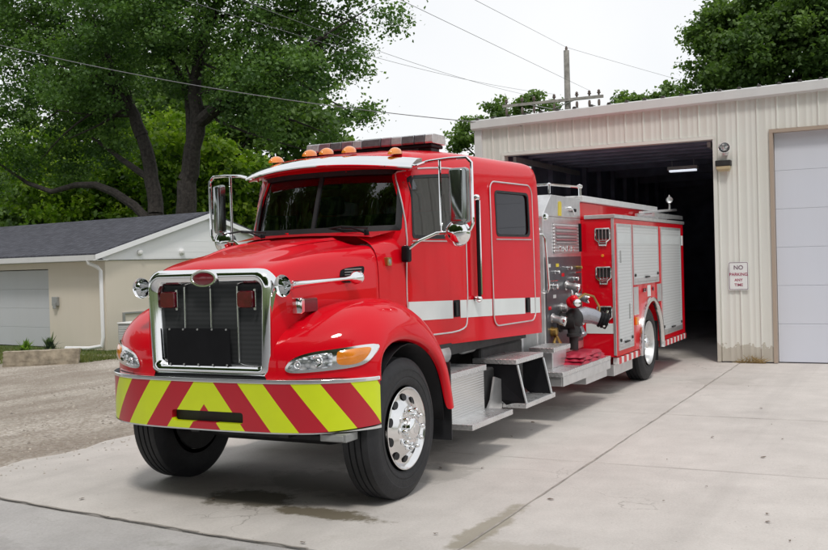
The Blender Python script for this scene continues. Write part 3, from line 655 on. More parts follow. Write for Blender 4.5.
R(X0+.1, OP0-.06, .02, ztop, 0); R(OP0-.06, OP1+.05, OPZ+.06, ztop, 0); R(OP1+.05, D0-.06, .02, ztop, 0); R(D0-.06, D1+.06, DZ+.06, ztop, 0); R(D1+.06, X1, .02, ztop, 0)
# side and back walls
for x in (X0,):
    w = MB(); ribwall(w, 0, DEP, .0, lambda a: 4.1, 0, 1)
    mb.add([(X0-v[1]*1, v[0], v[2]) for v in w.v], w.f)
mb.bb(X1-.05, X1, .1, DEP, 0, 4.3); mb.bb(X0+.05, X1-.05, DEP-.05, DEP, 0, 4.3)
mb.build('wall', 'siding', fs, ang=25)
mb = MB()
mb.bb(X0-.04, X0+.10, -.05, .10, .01, ztop(X0)-.0)
mb.build('corner_post', 'siding_trim', fs, smooth=False, bevel=.006)
mb = MB()
mb.loft([[(x, y, z+ztop(x)) for y, z in ((-.06, -.01), (-.12, .01), (-.12, .15), (-.10, .165), (.02, .165), (.02, -.01))] for x in (X0-.08, X1+.1)], True, True)
mb.build('fascia', 'siding_trim', fs, smooth=False, bevel=.004)
mb = MB(); mb.add([(X0-.05, -.04, ztop(X0)+.14), (X1, -.04, ztop(X1)+.14), (X1, DEP, ztop(X1)+.5), (X0-.05, DEP, ztop(X0)+.5)], [(0, 1, 2, 3)])
x = X0+.05
while x < X1:
    z = ztop(x)+.165; mb.loft([[(x-.035, y, z+dz), (x-.018, y, z+.030+dz), (x+.018, y, z+.030+dz), (x+.035, y, z+dz)] for y, dz in ((-.115, 0.002), (DEP, .36))], True, True); x += .305
mb.build('roof', 'roofdark', fs, smooth=False)
# door surrounds
def surround(x0, x1, z1, nm, mat):
    mb = MB(); w = .055
    mb.bb(x0-w, x0, -.035, .16, .01, z1); mb.bb(x1, x1+w, -.035, .16, .01, z1); mb.bb(x0-w, x1+w, -.037, .16, z1, z1+w); return mb.build(nm, mat, fs, smooth=False)
surround(OP0, OP1, OPZ, 'bay_frame', 'siding'); surround(D0, D1, DZ, 'door_frame', 'jamb')
mb = MB(); hgt_ = DZ/6
for i in range(6): mb.bb(D0+.005, D1-.005, .10, .14, .015+i*hgt_, .015+(i+1)*hgt_-.003)
dr = mb.build('overhead_door', 'ohdoor', fs, smooth=False, bevel=.003)
mb = MB(); mb.bb(D0, D1, .095, .15, 0.002, .014); mb.build('bottom_seal', 'rubber', dr, smooth=False)
# interior
mb = MB()
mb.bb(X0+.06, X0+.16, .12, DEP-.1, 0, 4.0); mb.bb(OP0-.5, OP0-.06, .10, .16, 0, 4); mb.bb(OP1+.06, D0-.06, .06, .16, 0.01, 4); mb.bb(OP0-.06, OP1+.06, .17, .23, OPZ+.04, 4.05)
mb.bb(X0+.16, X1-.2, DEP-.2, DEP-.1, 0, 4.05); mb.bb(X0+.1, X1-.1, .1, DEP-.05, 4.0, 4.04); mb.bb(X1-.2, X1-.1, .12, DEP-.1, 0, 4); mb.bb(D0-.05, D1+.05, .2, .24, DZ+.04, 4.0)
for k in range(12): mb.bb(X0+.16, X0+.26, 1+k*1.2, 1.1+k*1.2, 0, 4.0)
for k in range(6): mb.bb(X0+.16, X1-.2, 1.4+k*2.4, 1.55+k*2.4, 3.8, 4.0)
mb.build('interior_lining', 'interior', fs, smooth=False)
mb = MB(); mb.bb(OP0+.05, OP1-.05, .5, 4.2, 3.72, 3.77)
for k in range(6): mb.bb(OP0+.05, OP1-.05, .5+k*.62, .52+k*.62, 3.69, 3.72)
mb.build('raised_door', 'interior', fs, smooth=False)
for xa in (1.60, -1.84): mb = MB(); mb.bb(xa, xa+.06, .2, 4, 3.55, 3.64); mb.build('door_track', 'steel_grey', fs, smooth=False)
mb = MB(); mb.bb(X0+.1, X1-.1, .12, DEP, -.03, .0015); mb.build('bay_floor', 'concrete', fs, smooth=False)
cl = thing('ceiling_light', 'lit strip light hanging from the ceiling inside the open bay', 'light', (.42, 14, 3.52))
mb = MB(); mb.bb(-.30, .30, -.09, .09, 0, .07); mb.tube([(-.22, 0, .07), (-.22, 0, .3)], .006, 6); mb.tube([(.22, 0, .07), (.22, 0, .3)], .006, 6); mb.build('housing', 'white', cl, smooth=False)
mb = MB(); mb.tube([(-.27, -.04, -.02), (.27, -.04, -.02)], .018, 8); mb.tube([(-.27, .04, -.02), (.27, .04, -.02)], .018, 8); mb.build('tube', 'tube', cl)
# NO PARKING sign
sg = thing('sign', 'small white NO PARKING ANY TIME sign on the wall between the bays', 'sign', (2.09, FY-.035, 1.41))
mb = MB(); L = rrect(.155, .23, .02, 4); mb.prism([(a, 0, b) for a, b in L], (0, -.004, 0)); mb.build('plate', 'white', sg, smooth=False)
M['sign_red'] = simple('sign_red', (.38, .03, .10), .5, 0, .05); M['sign_dark'] = simple('sign_dark', (.16, .08, .13), .5)
mb = MB(); a = [(x, -.0055, z) for x, z in rrect(.146, .221, .016, 4)]; b = [(x, -.0055, z) for x, z in rrect(.138, .213, .012, 4)]; mb.loft([a, b], True, False); mb.build('border', 'sign_dark', sg, smooth=False)
for s_, sz, z, m_ in (('NO', .095, .135, 'sign_dark'), ('PARKING', .068, .025, 'sign_red'), ('ANY', .062, -.065, 'sign_red'), ('TIME', .062, -.145, 'sign_red')):
    text(s_, sz, m_, sg, (0, -.0062, z), (pi/2, 0, 0))
# floodlight and photocell lamp
fl = thing('floodlight', 'round silver floodlight on the wall above the NO PARKING sign', 'light', (1.93, FY-.02, 3.42))
mb = MB(); mb.lathe((0, 0, 0), (0, -1, 0), [(0, .05), (.03, .05), (.04, .02)], 14); mb.tube([(0, -.03, 0), (0, -.10, .0), (.0, -.14, .05)], .014, 8); mb.build('bracket', 'alu', fl)
mb = MB(); mb.lathe((0, -.13, .10), (.15, -.75, -.35), [(-.06, .02), (-.03, .06), (.05, .088), (.09, .095), (.092, .085), (.04, .07)], 22); mb.build('housing', 'chrome', fl)
mb = MB(); mb.sphere((0.008, -.17, .082), (.07, .05, .07)); mb.build('lamp_glass', 'lens', fl)
pl = thing('wall_lamp', 'small brown box lamp under the silver floodlight', 'light', (1.90, FY-.02, 3.20))
mb = MB(); mb.bb(-.12, .12, -.12, .03, 0, .09); mb.build('housing', 'chassis', pl, smooth=False, bevel=.01)
M['yellowed'] = simple('yellowed_lens', (.55, .45, .28), .4)
mb = MB(); mb.loft([[(x*k, y0*k2, z) for x, y0 in ((-.11, 0.02), (.11, 0.02), (.11, -.11), (-.11, -.11))] for z, k, k2 in ((-.002, 1, 1), (-.05, .95, .95), (-.085, .75, .7))], True, True); mb.build('lens', 'yellowed', pl, smooth=False, bevel=.008)
# dry weeds at the foot of the wall
mb = MB()
for i in range(70):
    a = random.random()*pi; x = random.uniform(-.20, .20); h = random.uniform(.03, .17)*(1-abs(x)*2.2); p = [(x, 0, 0), (x+.06*cos(a), -.04*random.random(), h*.6), (x+.13*cos(a), -.07*random.random(), h)]
    mb.tube(p, [.006, .005, .002], 4)
o = mb.build('dry_weeds', 'dry', smooth=False); o.location = (2.28, FY-.05, .0); tag(o, 'dry brown weeds at the foot of the wall by the closed door', 'weeds')
# rust/dirt scuffs at the panel foot
# ================================================================== UTILITY POLE AND WIRES
up = thing('utility_pole', 'grey wooden utility pole with a crossarm beyond the station roof', 'utility pole', (-9.77, 38, 0))
mb = MB(); mb.tube([(0, 0, -.3), (0, 0, 6), (0, 0, 11.45)], [.2, .16, .13], 14); mb.build('post', 'pole_wood', up)
mb = MB(); mb.box((-.72, -.17, 9.12), (4.95, .11, .13), Matrix.Rotation(0, 3, 'Z')); mb.build('crossarm', 'pole_wood', up, smooth=False)
mb = MB(); mb.tube([(-.7, -.2, 8.75), (-1.9, -.2, 9.1)], .025, 6); mb.tube([(-.7, -.2, 8.75), (.5, -.2, 9.1)], .025, 6); mb.build('brace', 'steel_grey', up)
ins = [-3.0, -2.2, -1.6, -.6, .5, 1.1, 1.55]
for x in ins:
    mb = MB(); mb.lathe((x, -.17, 9.19), (0, 0, 1), [(0, .04), (.08, .05), (.1, .09), (.14, .09), (.16, .05), (.20, .075), (.24, .05), (.27, .02)], 10); mb.lathe((x, -.17, 9.0), (0, 0, -1), [(0, .05), (.12, .07), (.25, .06), (.38, .04)], 8); mb.build('insulator', 'porcelain', up)
mb = MB(); mb.lathe((0, 0, 11.45), (0, 0, 1), [(0, .05), (.1, .07), (.2, .03)], 10); mb.build('top_insulator', 'porcelain', up)
def wire(a, b, sag, label, r=.010, n=24):
    r *= .5
    a, b = Vector(a), Vector(b); pts = [a.lerp(b, i/n) - Vector((0, 0, sag*4*(i/n)*(1-i/n))) for i in range(n+1)]
    mb = MB(); mb.tube(pts, r, 5); o = mb.build('power_line', 'wire'); tag(o, label, 'power line', 'overhead power lines')
def ext(a, b, t): a, b = Vector(a), Vector(b); return a + (b-a)*t
P0 = Vector((-9.77, 38, 0))
wire(P0+Vector((0, 0, 11.6)), ext(P0+Vector((0, 0, 11.6)), (-3.84, 12, 7.45), 1.25), .0, 'topmost power line running up to the head of the pole', .012)
wire(P0+Vector((1.1, -.17, 9.45)), ext(P0+Vector((1.1, -.17, 9.45)), (-4.56, 12, 7.10), 1.3), 0, 'power line meeting the right end of the crossarm', .012)
wire(P0+Vector((-.6, -.17, 9.45)), ext(P0+Vector((-.6, -.17, 9.45)), (-9.47, 12, 7.98), 1.3), .45, 'upper of the two power lines passing in front of the maple top', .012)
wire(P0+Vector((-1.6, -.17, 9.45)), ext(P0+Vector((-1.6, -.17, 9.45)), (-7.92, 12, 7.60), 1.3), .3, 'lower of the two power lines passing in front of the maple top', .012)
wire(P0+Vector((0, 0, 11.6)), (6, 75, 9.5), .3, 'power line leaving the pole head down to the right', .014)
wire((-16, 8, 7.7), (-1.2, 10.1, 3.2+.9), .35, 'thin service wire slanting down across the left maple', .016)

# ================================================================== FIRE TRUCK  (front axle at y=0, nose towards -y, driver side +x)
T = thing('fire_truck', 'red crew cab fire truck with striped bumper, backed up to the open bay', 'fire truck', (0, 0, 0))
def both(fn): return [fn(1), fn(-1)]
mir = lambda pts, s: [(p[0]*s, *p[1:]) for p in pts]
# ---------------- hood: loft along y, then fenders
def hx(y): return .562 + .145*(y+.80)
def hsec(y, zt, drop, w, crown):
    q = max(0, min(1, (y+.80)/.35))
    half = [(0, zt+crown), (.16, zt+crown*.98), (.34, zt+crown*.85), (.50, zt+crown*.45), (.62, zt-.016*q-drop*.1), (.74, zt-.030*q-drop*.2), (.84, zt-.020-.006*q-drop*.25), (.92, zt-.038-drop*.3), (.975, zt-.085-drop*.5), (1.0, zt-.15-drop*.8), (1.01, zt-.26-drop), (1.015, 1.40), (1.02, 1.2), (1.02, .92)]
    r = [(-a*w, y, z) for a, z in half[::-1]] + [(a*w, y, z) for a, z in half[1:]]; return r
mb = MB(); secs = []
for y, zt, dr, cr in ((-.825, 1.715, 0, .0), (-.82, 1.745, 0, .0), (-.775, 1.79, .0, .012), (-.66, 1.835, .0, .02), (-.45, 1.88, .01, .03), (-.2, 1.92, .02, .035), (.1, 1.95, .03, .04), (.35, 1.97, .035, .04), (.46, 1.98, .035, .04)):
    secs.append(hsec(y, zt, dr, hx(y), cr))
mb.loft(secs, False, False)
hood = mb.build('hood', 'red', T, sub=2)
m_ = hood.modifiers.new('s', 'SOLIDIFY'); m_.thickness = .02; m_.offset = -1; hood.modifiers.move(1, 0); 
# raised centre spine creases on the hood
FC = [  # columns (x, [ (y,z) x9 ])
 (.50, [(-.84, .95), (-.84, 1.10), (-.82, 1.21), (-.72, 1.31), (-.44, 1.43), (.02, 1.49), (.42, 1.38), (.68, 1.15), (.78, .80)]),
 (.66, [(-.82, .95), (-.82, 1.11), (-.79, 1.23), (-.67, 1.345), (-.38, 1.465), (.05, 1.525), (.46, 1.40), (.70, 1.13), (.79, .75)]),
 (.82, [(-.765, .95), (-.765, 1.12), (-.73, 1.25), (-.60, 1.375), (-.34, 1.495), (.07, 1.545), (.50, 1.41), (.74, 1.10), (.82, .70)]),
 (.96, [(-.69, .95), (-.695, 1.13), (-.66, 1.27), (-.53, 1.40), (-.30, 1.515), (.1, 1.55), (.54, 1.40), (.79, 1.07), (.86, .66)]),
 (1.08, [(-.60, .95), (-.61, 1.13), (-.57, 1.275), (-.45, 1.39), (-.25, 1.49), (.11, 1.51), (.56, 1.36), (.81, 1.02), (.88, .62)]),
 (1.17, [(-.52, .95), (-.53, 1.12), (-.495, 1.245), (-.385, 1.345), (-.21, 1.415), (.11, 1.43), (.54, 1.29), (.78, .98), (.86, .60)]),
 (1.225, [(-.46, .95), (-.465, 1.10), (-.435, 1.20), (-.33, 1.28), (-.17, 1.325), (.1, 1.325), (.48, 1.20), (.74, .94), (.82, .58)]),
 (1.235, [(-.435, .95), (-.435, 1.06), (-.40, 1.15), (-.305, 1.212), (-.155, 1.25), (.09, 1.24), (.43, 1.14), (.68, .91), (.765, .57)]),
 (1.225, [(-.42, .95), (-.42, 1.05), (-.385, 1.13), (-.29, 1.185), (-.15, 1.215), (.085, 1.205), (.405, 1.11), (.65, .90), (.735, .57)]),
 (1.18, [(-.415, .95), (-.415, 1.05), (-.38, 1.125), (-.285, 1.178), (-.15, 1.205), (.085, 1.195), (.40, 1.105), (.64, .90), (.725, .57)])]
def fender(s):
    mb = MB(); mb.loft([[(x*s, y, z) for y, z in c] for x, c in FC], False, False); return mb
def mkf(s):
    f = fender(s).build('fender', 'red', T, sub=2); return f
fenders = both(mkf)
bake(hood)
for f in fenders: bake(f)
for f in fenders:
    f.parent = hood
bpy.context.view_layer.update()
TF = bvh(hood, *fenders)
# inner wheel liners
for s in (1, -1):
    mb = MB(); rings = []
    for x in (.45, 1.17):
        rings.append([(x*s, .12+.60*cos(a), .55+.62*sin(a)) for a in [radians(d) for d in range(-6, 150, 12)]])
    mb.loft(rings, False, False); o = mb.build('wheel_liner', 'black', T); m = o.modifiers.new('s', 'SOLIDIFY'); m.thickness = .01
# ---------------- grille surround (chrome), screen, bars, emblem, red lamps
gr = None
def loop(w, wb, z0, z1, r, y, n=8):
    out = []
    for (a, b) in rrect(1, 1, .001, 1): pass
    for (sx, sy, a0, rr_) in ((1, 1, 0, r), (-1, 1, 90, r), (-1, -1, 180, r*.45), (1, -1, 270, r*.45)):
        for k in range(n+1):
            a = radians(a0+90*k/n); z = (z1-rr_ if sy > 0 else z0+rr_) + rr_*sin(a); ww = wb+(w-wb)*(z-z0)/(z1-z0); out.append((sx*(ww-rr_)+rr_*cos(a), y, z))
    return out
mb = MB()
rings = [loop(.575, .548, .985, 1.775, .13, -.86)]
for k in range(11):
    t = k/10; d = .108*t; rings.append(loop(.578-d, .550-d, .983+.112*t, 1.778-.120*t, .13-.075*t, -.915-.070*sin(pi*(.12+.88*t))**.8))
rings.append(loop(.468, .440, 1.098, 1.655, .05, -.885))
mb.loft(rings, True, False)
gr = mb.build('grille_surround', 'chrome', T, ang=60, loc=(0, .135, 0))
mb = MB(); a = loop(.478, .451, 1.088, 1.665, .06, -.90); b = loop(.478, .451, 1.088, 1.665, .06, -.88); mb.loft([a, b], True, True); mb.build('grille_screen', 'mesh', gr, smooth=False)
for x in (-.245, .0, .245):
    mb = MB(); mb.bb(x-.007, x+.007, -.925, -.90, 1.085, 1.655 if x != 0 else 1.64); mb.build('grille_bar', 'polished', gr, smooth=False, bevel=.005)
mb = MB(); L = [(a, -.955, b) for a, b in rrect(.295, .138, .012, 3, -.095, 1.205)]; mb.prism(L, (0, -.012, 0)); mb.build('black_panel', 'black', gr, smooth=False, bevel=.003)
for x in (-.36, -.23, -.095, .04, .17):
    for z in (1.075, 1.335): mb = MB(); mb.lathe((x, -.966, z), (0, -1, 0), [(0, .008), (.006, .007)], 8); mb.build('panel_screw', 'steel_grey', gr)
el = lambda rx, rz, y, n=36: [(rx*cos(2*pi*k/n), y, 1.712+rz*sin(2*pi*k/n)) for k in range(n)]
mb = MB(); mb.loft([el(.125, .066, -.94), el(.125, .066, -.99), el(.118, .060, -1.004), el(.106, .050, -1.004), el(.102, .046, -.996)], True, True); em = mb.build('emblem', 'chrome', gr)
M['emblem_red'] = simple('emblem_red', (.20, .008, .02), .3, .2, .1, coat=1.)
mb = MB(); mb.loft([el(.102, .047, -.995), el(.07, .033, -1.003), el(.02, .01, -1.006)], True, True); mb.build('emblem_face', 'emblem_red', em)
for s in (-1, 1):
    x = .36*s-.025; mb = MB(); mb.loft([[(x+a, y, 1.555+b) for a, b in rrect(.072*k, .062*k, .018, 3)] for y, k in ((-.90, 1), (-.945, 1), (-.958, .9))], True, True); wl = mb.build('warning_lamp', 'red_lens', gr)
    mb = MB(); xb = x + .088; mb.bb(xb-.010, xb+.010, -.955, -.90, 1.478, 1.498); mb.bb(xb-.010, xb+.010, -.955, -.90, 1.615, 1.632); mb.bb(xb-.005, xb+.003, -.945, -.90, 1.498, 1.615); mb.build('lamp_bracket', 'polished', wl, smooth=False, bevel=.003)
# ---------------- air horns on the hood sides
for s in (1, -1):
    a = Vector((.655*s, -.80, 1.648)); b = Vector((.775*s, .05, 1.682)); d = (a-b).normalized()
    mb = MB(); L = (b-a).length; prof = [(0, .050), (.03, .052), (.06, .036), (.09, .018), (.16, .015), (L-.25, .022), (L-.12, .030), (L-.06, .046), (L-.02, .066), (L-.004, .079), (L, .080), (L-.006, .074), (L-.03, .060), (L-.08, .04), (L-.14, .02)]
    mb.lathe(b, d, prof, 28); ho = mb.build('air_horn', 'chrome', hood, ang=70)
    mb = MB(); mb.lathe(b-d*.0, -d, [(0, .05), (.015, .052), (.03, .045), (.04, .02)], 24); q = a - d*.16; mb.tube([q, q+Vector((-.10*s, .01, -.01))], .014, 8); mb.tube([b+d*.05, b+d*.05+Vector((-.10*s, 0, -.01))], .016, 8); mb.build('horn_mount', 'brass' if s < 0 else 'chrome', ho)
# side vent, side marker lamp, badge
for s, mode in ((1, 'left'), (-1, 'right')):
    o = smoothpoly([(-.05, 1.65), (-.05, 1.715), (-.02, 1.755), (.22, 1.772), (.262, 1.765), (.25, 1.72), (.20, 1.65), (.05, 1.64)], 2)
    mb = MB(); patch(mb, o, TF, mode, .004, 0, thick=.01); v = mb.build('hood_vent', 'black', hood)
    for k in range(5):
        zv = 1.662+.021*k; mb = MB(); mb.tube([((hx(.0)+.014)*s, .0, zv), ((hx(.21)+.012)*s, .21, zv+.003)], .004, 6); mb.build('vent_slat', 'steel_grey', v)
    xl = hx(-.47)*s; mb = MB(); mb.loft([[(xl+d*s, y, z) for y, z in rrect(.10*k, .055*k, .014, 3, -.46, 1.495)] for d, k in ((-.03, 1), (.045, 1), (.062, .88))], True, True); ml = mb.build('side_lamp', 'red_lens', hood)
    mb = MB(); mb.loft([[(xl+d*s, y, z) for y, z in rrect(.022*k, .060*k, .01, 3, -.575, 1.495)] for d, k in ((-.03, 1), (.055, 1), (.068, .8))], True, True); mb.build('lamp_bezel', 'chrome', ml)
# hood creases: two shallow raised ribs
for s in (1, -1):
    mb = MB(); rings = []
    for k in range(13):
        t = k/12; y = -.74+t*1.16; x = (.20+.12*t)*s; h = TF.ray_cast(Vector((x, y, 4)), Vector((0, 0, -1)))[0]; zz = h.z; a = .018*sin(pi*min(1, t*1.6+.08)) if t < .6 else .018
        q_ = min(1, t*2.2); a = .016*q_; rings.append([(x-.05, y, zz-.006), (x-.02*q_, y, zz-.004+a), (x, y, zz-.003+a*1.15), (x+.02*q_, y, zz-.004+a), (x+.05, y, zz-.006)])
    mb.loft(rings, False, False); mb.build('hood_rib', 'red', hood, ang=80)
# ---------------- headlights
def hl(s):
    f = lambda L: [(x*s, z) for x, z in L]
    outer = smoothpoly(f([(.665, 1.045), (.685, 1.095), (.745, 1.145), (.86, 1.178), (1.02, 1.195), (1.16, 1.215), (1.218, 1.215), (1.222, 1.165), (1.19, 1.095), (1.13, 1.06), (.95, 1.04), (.73, 1.025)]), 2)
    inner = smoothpoly(f([(.69, 1.055), (.71, 1.09), (.76, 1.130), (.87, 1.158), (.96, 1.168), (.985, 1.162), (.985, 1.08), (.975, 1.066), (.90, 1.058), (.74, 1.045)]), 2)
    amber = smoothpoly(f([(1.01, 1.085), (1.01, 1.165), (1.02, 1.178), (1.15, 1.197), (1.193, 1.195), (1.19, 1.155), (1.16, 1.10), (1.115, 1.08), (1.06, 1.075)]), 2)
    mb = MB(); patch(mb, outer, TF, 'front', .016, .004, thick=.03); h = mb.build('headlight', 'polished', hood)
    mb = MB(); patch(mb, inner, TF, 'front', .024, .018, thick=.01); le = mb.build('lens', 'lens', h)
    for cx, cz, r in ((.90, 1.112, .040), (.77, 1.088, .026)):
        mb = MB(); q = TF.ray_cast(Vector((cx*s, -4, cz)), Vector((0, 1, 0)))[0]; mb.lathe((cx*s, q.y-.030, cz), (.25*s, -1, 0), [(0, r), (.010, r), (.014, r*.9), (.004, r*.5), (.012, r*.3), (.016, .001)], 20); mb.build('lamp_reflector', 'chrome', le)
    mb = MB(); patch(mb, amber, TF, 'front', .024, .016, thick=.01); mb.build('turn_signal', 'amber', h)
hl(1); hl(-1)
# ---------------- bumper
BC = [(0, -.90), (.3, -.897), (.6, -.875), (.8, -.83), (.95, -.765), (1.07, -.68), (1.16, -.58), (1.21, -.50), (1.225, -.44)]
def bez(pts, n=6):
    out = []
    P = [Vector(p) for p in pts]
    for i in range(len(P)-1):
        p0 = P[max(i-1, 0)] if i else Vector((-P[1].x, P[1].y)); p1, p2 = P[i], P[i+1]; p3 = P[min(i+2, len(P)-1)]
        for k in range(n):
            t = k/n; out.append(.5*((2*p1)+(-p0+p2)*t+(2*p0-5*p1+4*p2-p3)*t*t+(-p0+3*p1-3*p2+p3)*t**3))
    return out + [P[-1]]
half = bez(BC); SL = [0]
for a, b in zip(half, half[1:]): SL.append(SL[-1]+(b-a).length)
full = [(-p.x, p.y, -s_) for p, s_ in list(zip(half, SL))[::-1]] + [(p.x, p.y, s_) for p, s_ in list(zip(half, SL))[1:]]
def bumper_strip(z0, z1, off, thick, nz=1, rise=0):
    """curved band following the bumper; returns MB with inner & outer faces"""
    mb = MB(); fr = []; bk = []
    for i, (x, y, s_) in enumerate(full):
        a = full[max(i-1, 0)]; b = full[min(i+1, len(full)-1)]; t = Vector((b[0]-a[0], b[1]-a[1])).normalized(); nn = Vector((t.y, -t.x))
        lift = 0 if abs(s_) < .9 else (abs(s_)-.9)*rise
        fr.append((x+nn.x*off, y+nn.y*off, s_, lift)); bk.append((x-nn.x*thick, y-nn.y*thick, s_, lift))
    n = len(fr); vs = [(p[0], p[1], z0+p[3]) for p in fr]+[(p[0], p[1], z1) for p in fr]+[(p[0], p[1], z0+p[3]) for p in bk]+[(p[0], p[1], z1) for p in bk]
    fs = []
    for i in range(n-1): fs += [(i, i+1, n+i+1, n+i), (2*n+i+1, 2*n+i, 3*n+i, 3*n+i+1), (n+i, n+i+1, 3*n+i+1, 3*n+i), (i+1, i, 2*n+i, 2*n+i+1)]
    fs += [(0, n, 3*n, 2*n), (n-1, 3*n-1, 4*n-1, 2*n-1)]
    mb.add(vs, fs); mb.svals = [p[2] for p in fr]; return mb
mb = bumper_strip(.612, .955, 0, .05, rise=.06); bump_o = mb.build('bumper', 'chevron', T, ang=40)
def uvs(o):
    me = o.data; uv = me.uv_layers.get('UVMap') or me.uv_layers.new(name='UVMap'); xs_ = [p.x for p in half]
    for l in me.loops:
        c = me.vertices[l.vertex_index].co; uv.data[l.index].uv = (math.copysign(float(np.interp(abs(c.x), xs_, SL)), c.x), c.z)
uvs(bump_o)
cm = MB(); cm.prism([(a, -1.4, b) for a, b in rrect(.325, .041, .022, 6, .02, .703)], (0, .8, 0)); c_ = cm.build('cutter', 'black', None); cut(bump_o, [c_]); uvs(bump_o)
mb = bumper_strip(.955, .985, .006, .05); mb.build('chrome_edge', 'chrome', bump_o, bevel=.008, bseg=3, ang=60)
mb = bumper_strip(.602, .6115, .003, .03, rise=.06); mb.build('lower_trim', 'alu', bump_o, ang=60)
mb = MB(); n = len(full); top = [(x*.98, y+.045, .9835) for x, y, s_ in full]; bk = [(x*.97, y+.09, 1.0) for x, y, s_ in full]
mb.add(top+bk, [(i, i+1, n+i+1, n+i) for i in range(n-1)]); mb.build('top_pad', 'rubber', bump_o)
mb = MB(); mb.bb(-.36, .40, -.84, -.79, .64, .77); mb.build('slot_back', 'chassis', bump_o, smooth=False)
mb = MB(); mb.bb(.88, 1.10, -.72, -.56, .54, .60); mb.bb(.90, 1.08, -.735, -.72, .548, .592); mb.build('tow_fitting', 'steel_grey', bump_o, smooth=False, bevel=.008)
# ---------------- cab shell
def sx(y): return .71 + .095*y
def plan(z):
    """closed plan outline of the cab at height z"""
    t = max(0, min(1, (z-2.03)/.57)); yc = .60+.20*t if z > 2.03 else .60-.05*(2.03-z); yk = .82+.15*t if z > 2.03 else .82
    if z < 2.03: yc = max(yc, .52); 
    rr_ = .10
    tum = 0 if z < 2.0 else (z-2.0)**2*.05
    return yc, yk, tum
def ring(z, inset=0, zoff=0, sh=0):
    yc, yk, tum = plan(z); out = []; w = sx(yk)-.03-tum-inset-.02*t_(z)
    nfr = 9
    L = []
    for k in range(nfr+1):
        a = k/nfr; x = w*a; y = yc+inset + (yk-yc)*(a**2.6); L.append((x, y))
    sd_ = []
    for y in (yk+.035, yk+.12, 1.3, 1.7, 2.1, 2.5, 2.9, 3.2, 3.40, 3.50): sd_.append((sx(y)-tum-inset, y+inset*.3))
    rc = []
    for a in (30, 60, 90): rc.append((sx(3.5)-tum-inset-.06*(1-cos(radians(a))), 3.50+.06*sin(radians(a))-inset))
    rear = [(sx(3.5)*k-inset, 3.57-inset) for k in (.8, .5, .2)]
    R_ = L + sd_ + rc + rear; full_ = R_ + [(-x, y) for x, y in R_[::-1] if x > 1e-6]
    return full_
def t_(z): return max(0, min(1, (z-2.03)/.57))
def dip(y): return -.085*max(0, min(1, (1.9-y)/1.1))**1.2
def shell(ins, zb, zt):
    rings = []
    for z, i2 in ((zb, 0), (1.25, 0), (1.6, 0), (1.95, 0), (2.03, 0), (2.2, 0), (2.4, 0), (2.55, 0), (2.62, .0), (2.68, .006), (2.74, .022), (2.785, .055), (2.812, .11), (2.832, .20), (2.848, .34), (2.856, .52)):
        z2 = z if z < 2.5 else z-ins*.9*min(1, (z-2.5)/.3); zz = []
        for x, y in ring(min(z, 2.7), 0):
            cx, cy = 0, 2.1; k = 1; xx = x; yy = y
            tot = i2+ins
            xx = math.copysign(max(abs(x)-tot*min(1, abs(x)/.45), 0), x); yy = y + (tot if y < 1.2 else -tot if y > 3.3 else 0)*(1 if tot < .2 else 1)
            if y < 1.2 and i2 > .05: yy = y+tot*1.0
            k2 = max(0, min(1, (z-2.5)/.15)); zb_ = -.028*(y-.9)*(0 if z > 1.1 else 1)*.8
            zz.append((xx, yy, z2 + dip(yy)*k2 + zb_))
        rings.append(zz)
    mb = MB(); mb.loft(rings, True, True); return mb
cab = shell(0, 1.045, 2.86).build('cab', 'red', T, ang=28)
inner = shell(.045, 1.09, 2.80).build('cutter', 'black', None)
cuts = [inner]
c = MB(); c.prism([(a, -.2, b) for a, b in smoothpoly([(-.735, 2.075), (.735, 2.075), (.745, 2.10), (.72, 2.55), (.70, 2.585), (-.70, 2.585), (-.72, 2.55), (-.745, 2.10)], 1)], (0, 1.25, 0)); cuts.append(c.build('cutter', 'black', None))
WIN1 = [(.955, 2.03), (.965, 2.47), (.975, 2.515), (1.01, 2.53), (1.65, 2.58), (1.72, 2.575), (1.74, 2.53), (1.74, 2.05), (1.735, 2.015), (1.70, 2.005), (1.0, 2.005), (.965, 2.01)]
def rr2(y0, y1, z0, z1, r, n=6): return rrect((y1-y0)/2, (z1-z0)/2, r, n, (y0+y1)/2, (z0+z1)/2)
WIN1 = smoothpoly(WIN1, 1); WIN2 = rr2(2.50, 3.24, 2.03, 2.47, .05)
for W_ in (WIN1, WIN2):
    c = MB(); c.prism([(-1.6, a, b) for a, b in W_], (3.2, 0, 0)); cuts.append(c.build('cutter', 'black', None))
solid = shell(0, 1.045, 2.86).build('cutter', 'black', None); bpy.context.view_layer.update(); TC = bvh(solid); bpy.data.objects.remove(solid, do_unlink=True)
cut(cab, cuts)
# glass
for s in (-1, 1):
    mb = MB(); o = [(x*1, z) for x, z in ((.018*s, 2.078), (.73*s, 2.078), (.742*s, 2.10), (.716*s, 2.55), (.70*s, 2.582), (.018*s, 2.582))]; o = smoothpoly(o, 1)
    vs = []; rows = []
    for i in range(9):
        z = 2.07+.52*i/8; w = .745-.03*i/8; row = []
        for j in range(13):
            x = (.0+(w)*j/12)*s; h = TC.ray_cast(Vector((x, -4, z)), Vector((0, 1, 0)))[0]; row.append((x, h.y+.018, z))
        rows.append(row)
    mb.loft(rows, False, False); mb.build('windshield_pane', 'glass', cab, ang=80)
mb = MB(); rows = []
for z in (2.07, 2.2, 2.35, 2.5, 2.59):
    h = TC.ray_cast(Vector((0, -4, z)), Vector((0, 1, 0)))[0]; rows.append([(-.016, h.y+.001, z), (.016, h.y+.001, z), (.016, h.y+.03, z), (-.016, h.y+.03, z)])
mb.loft(rows, True, True); mb.build('windshield_divider', 'rubber', cab)
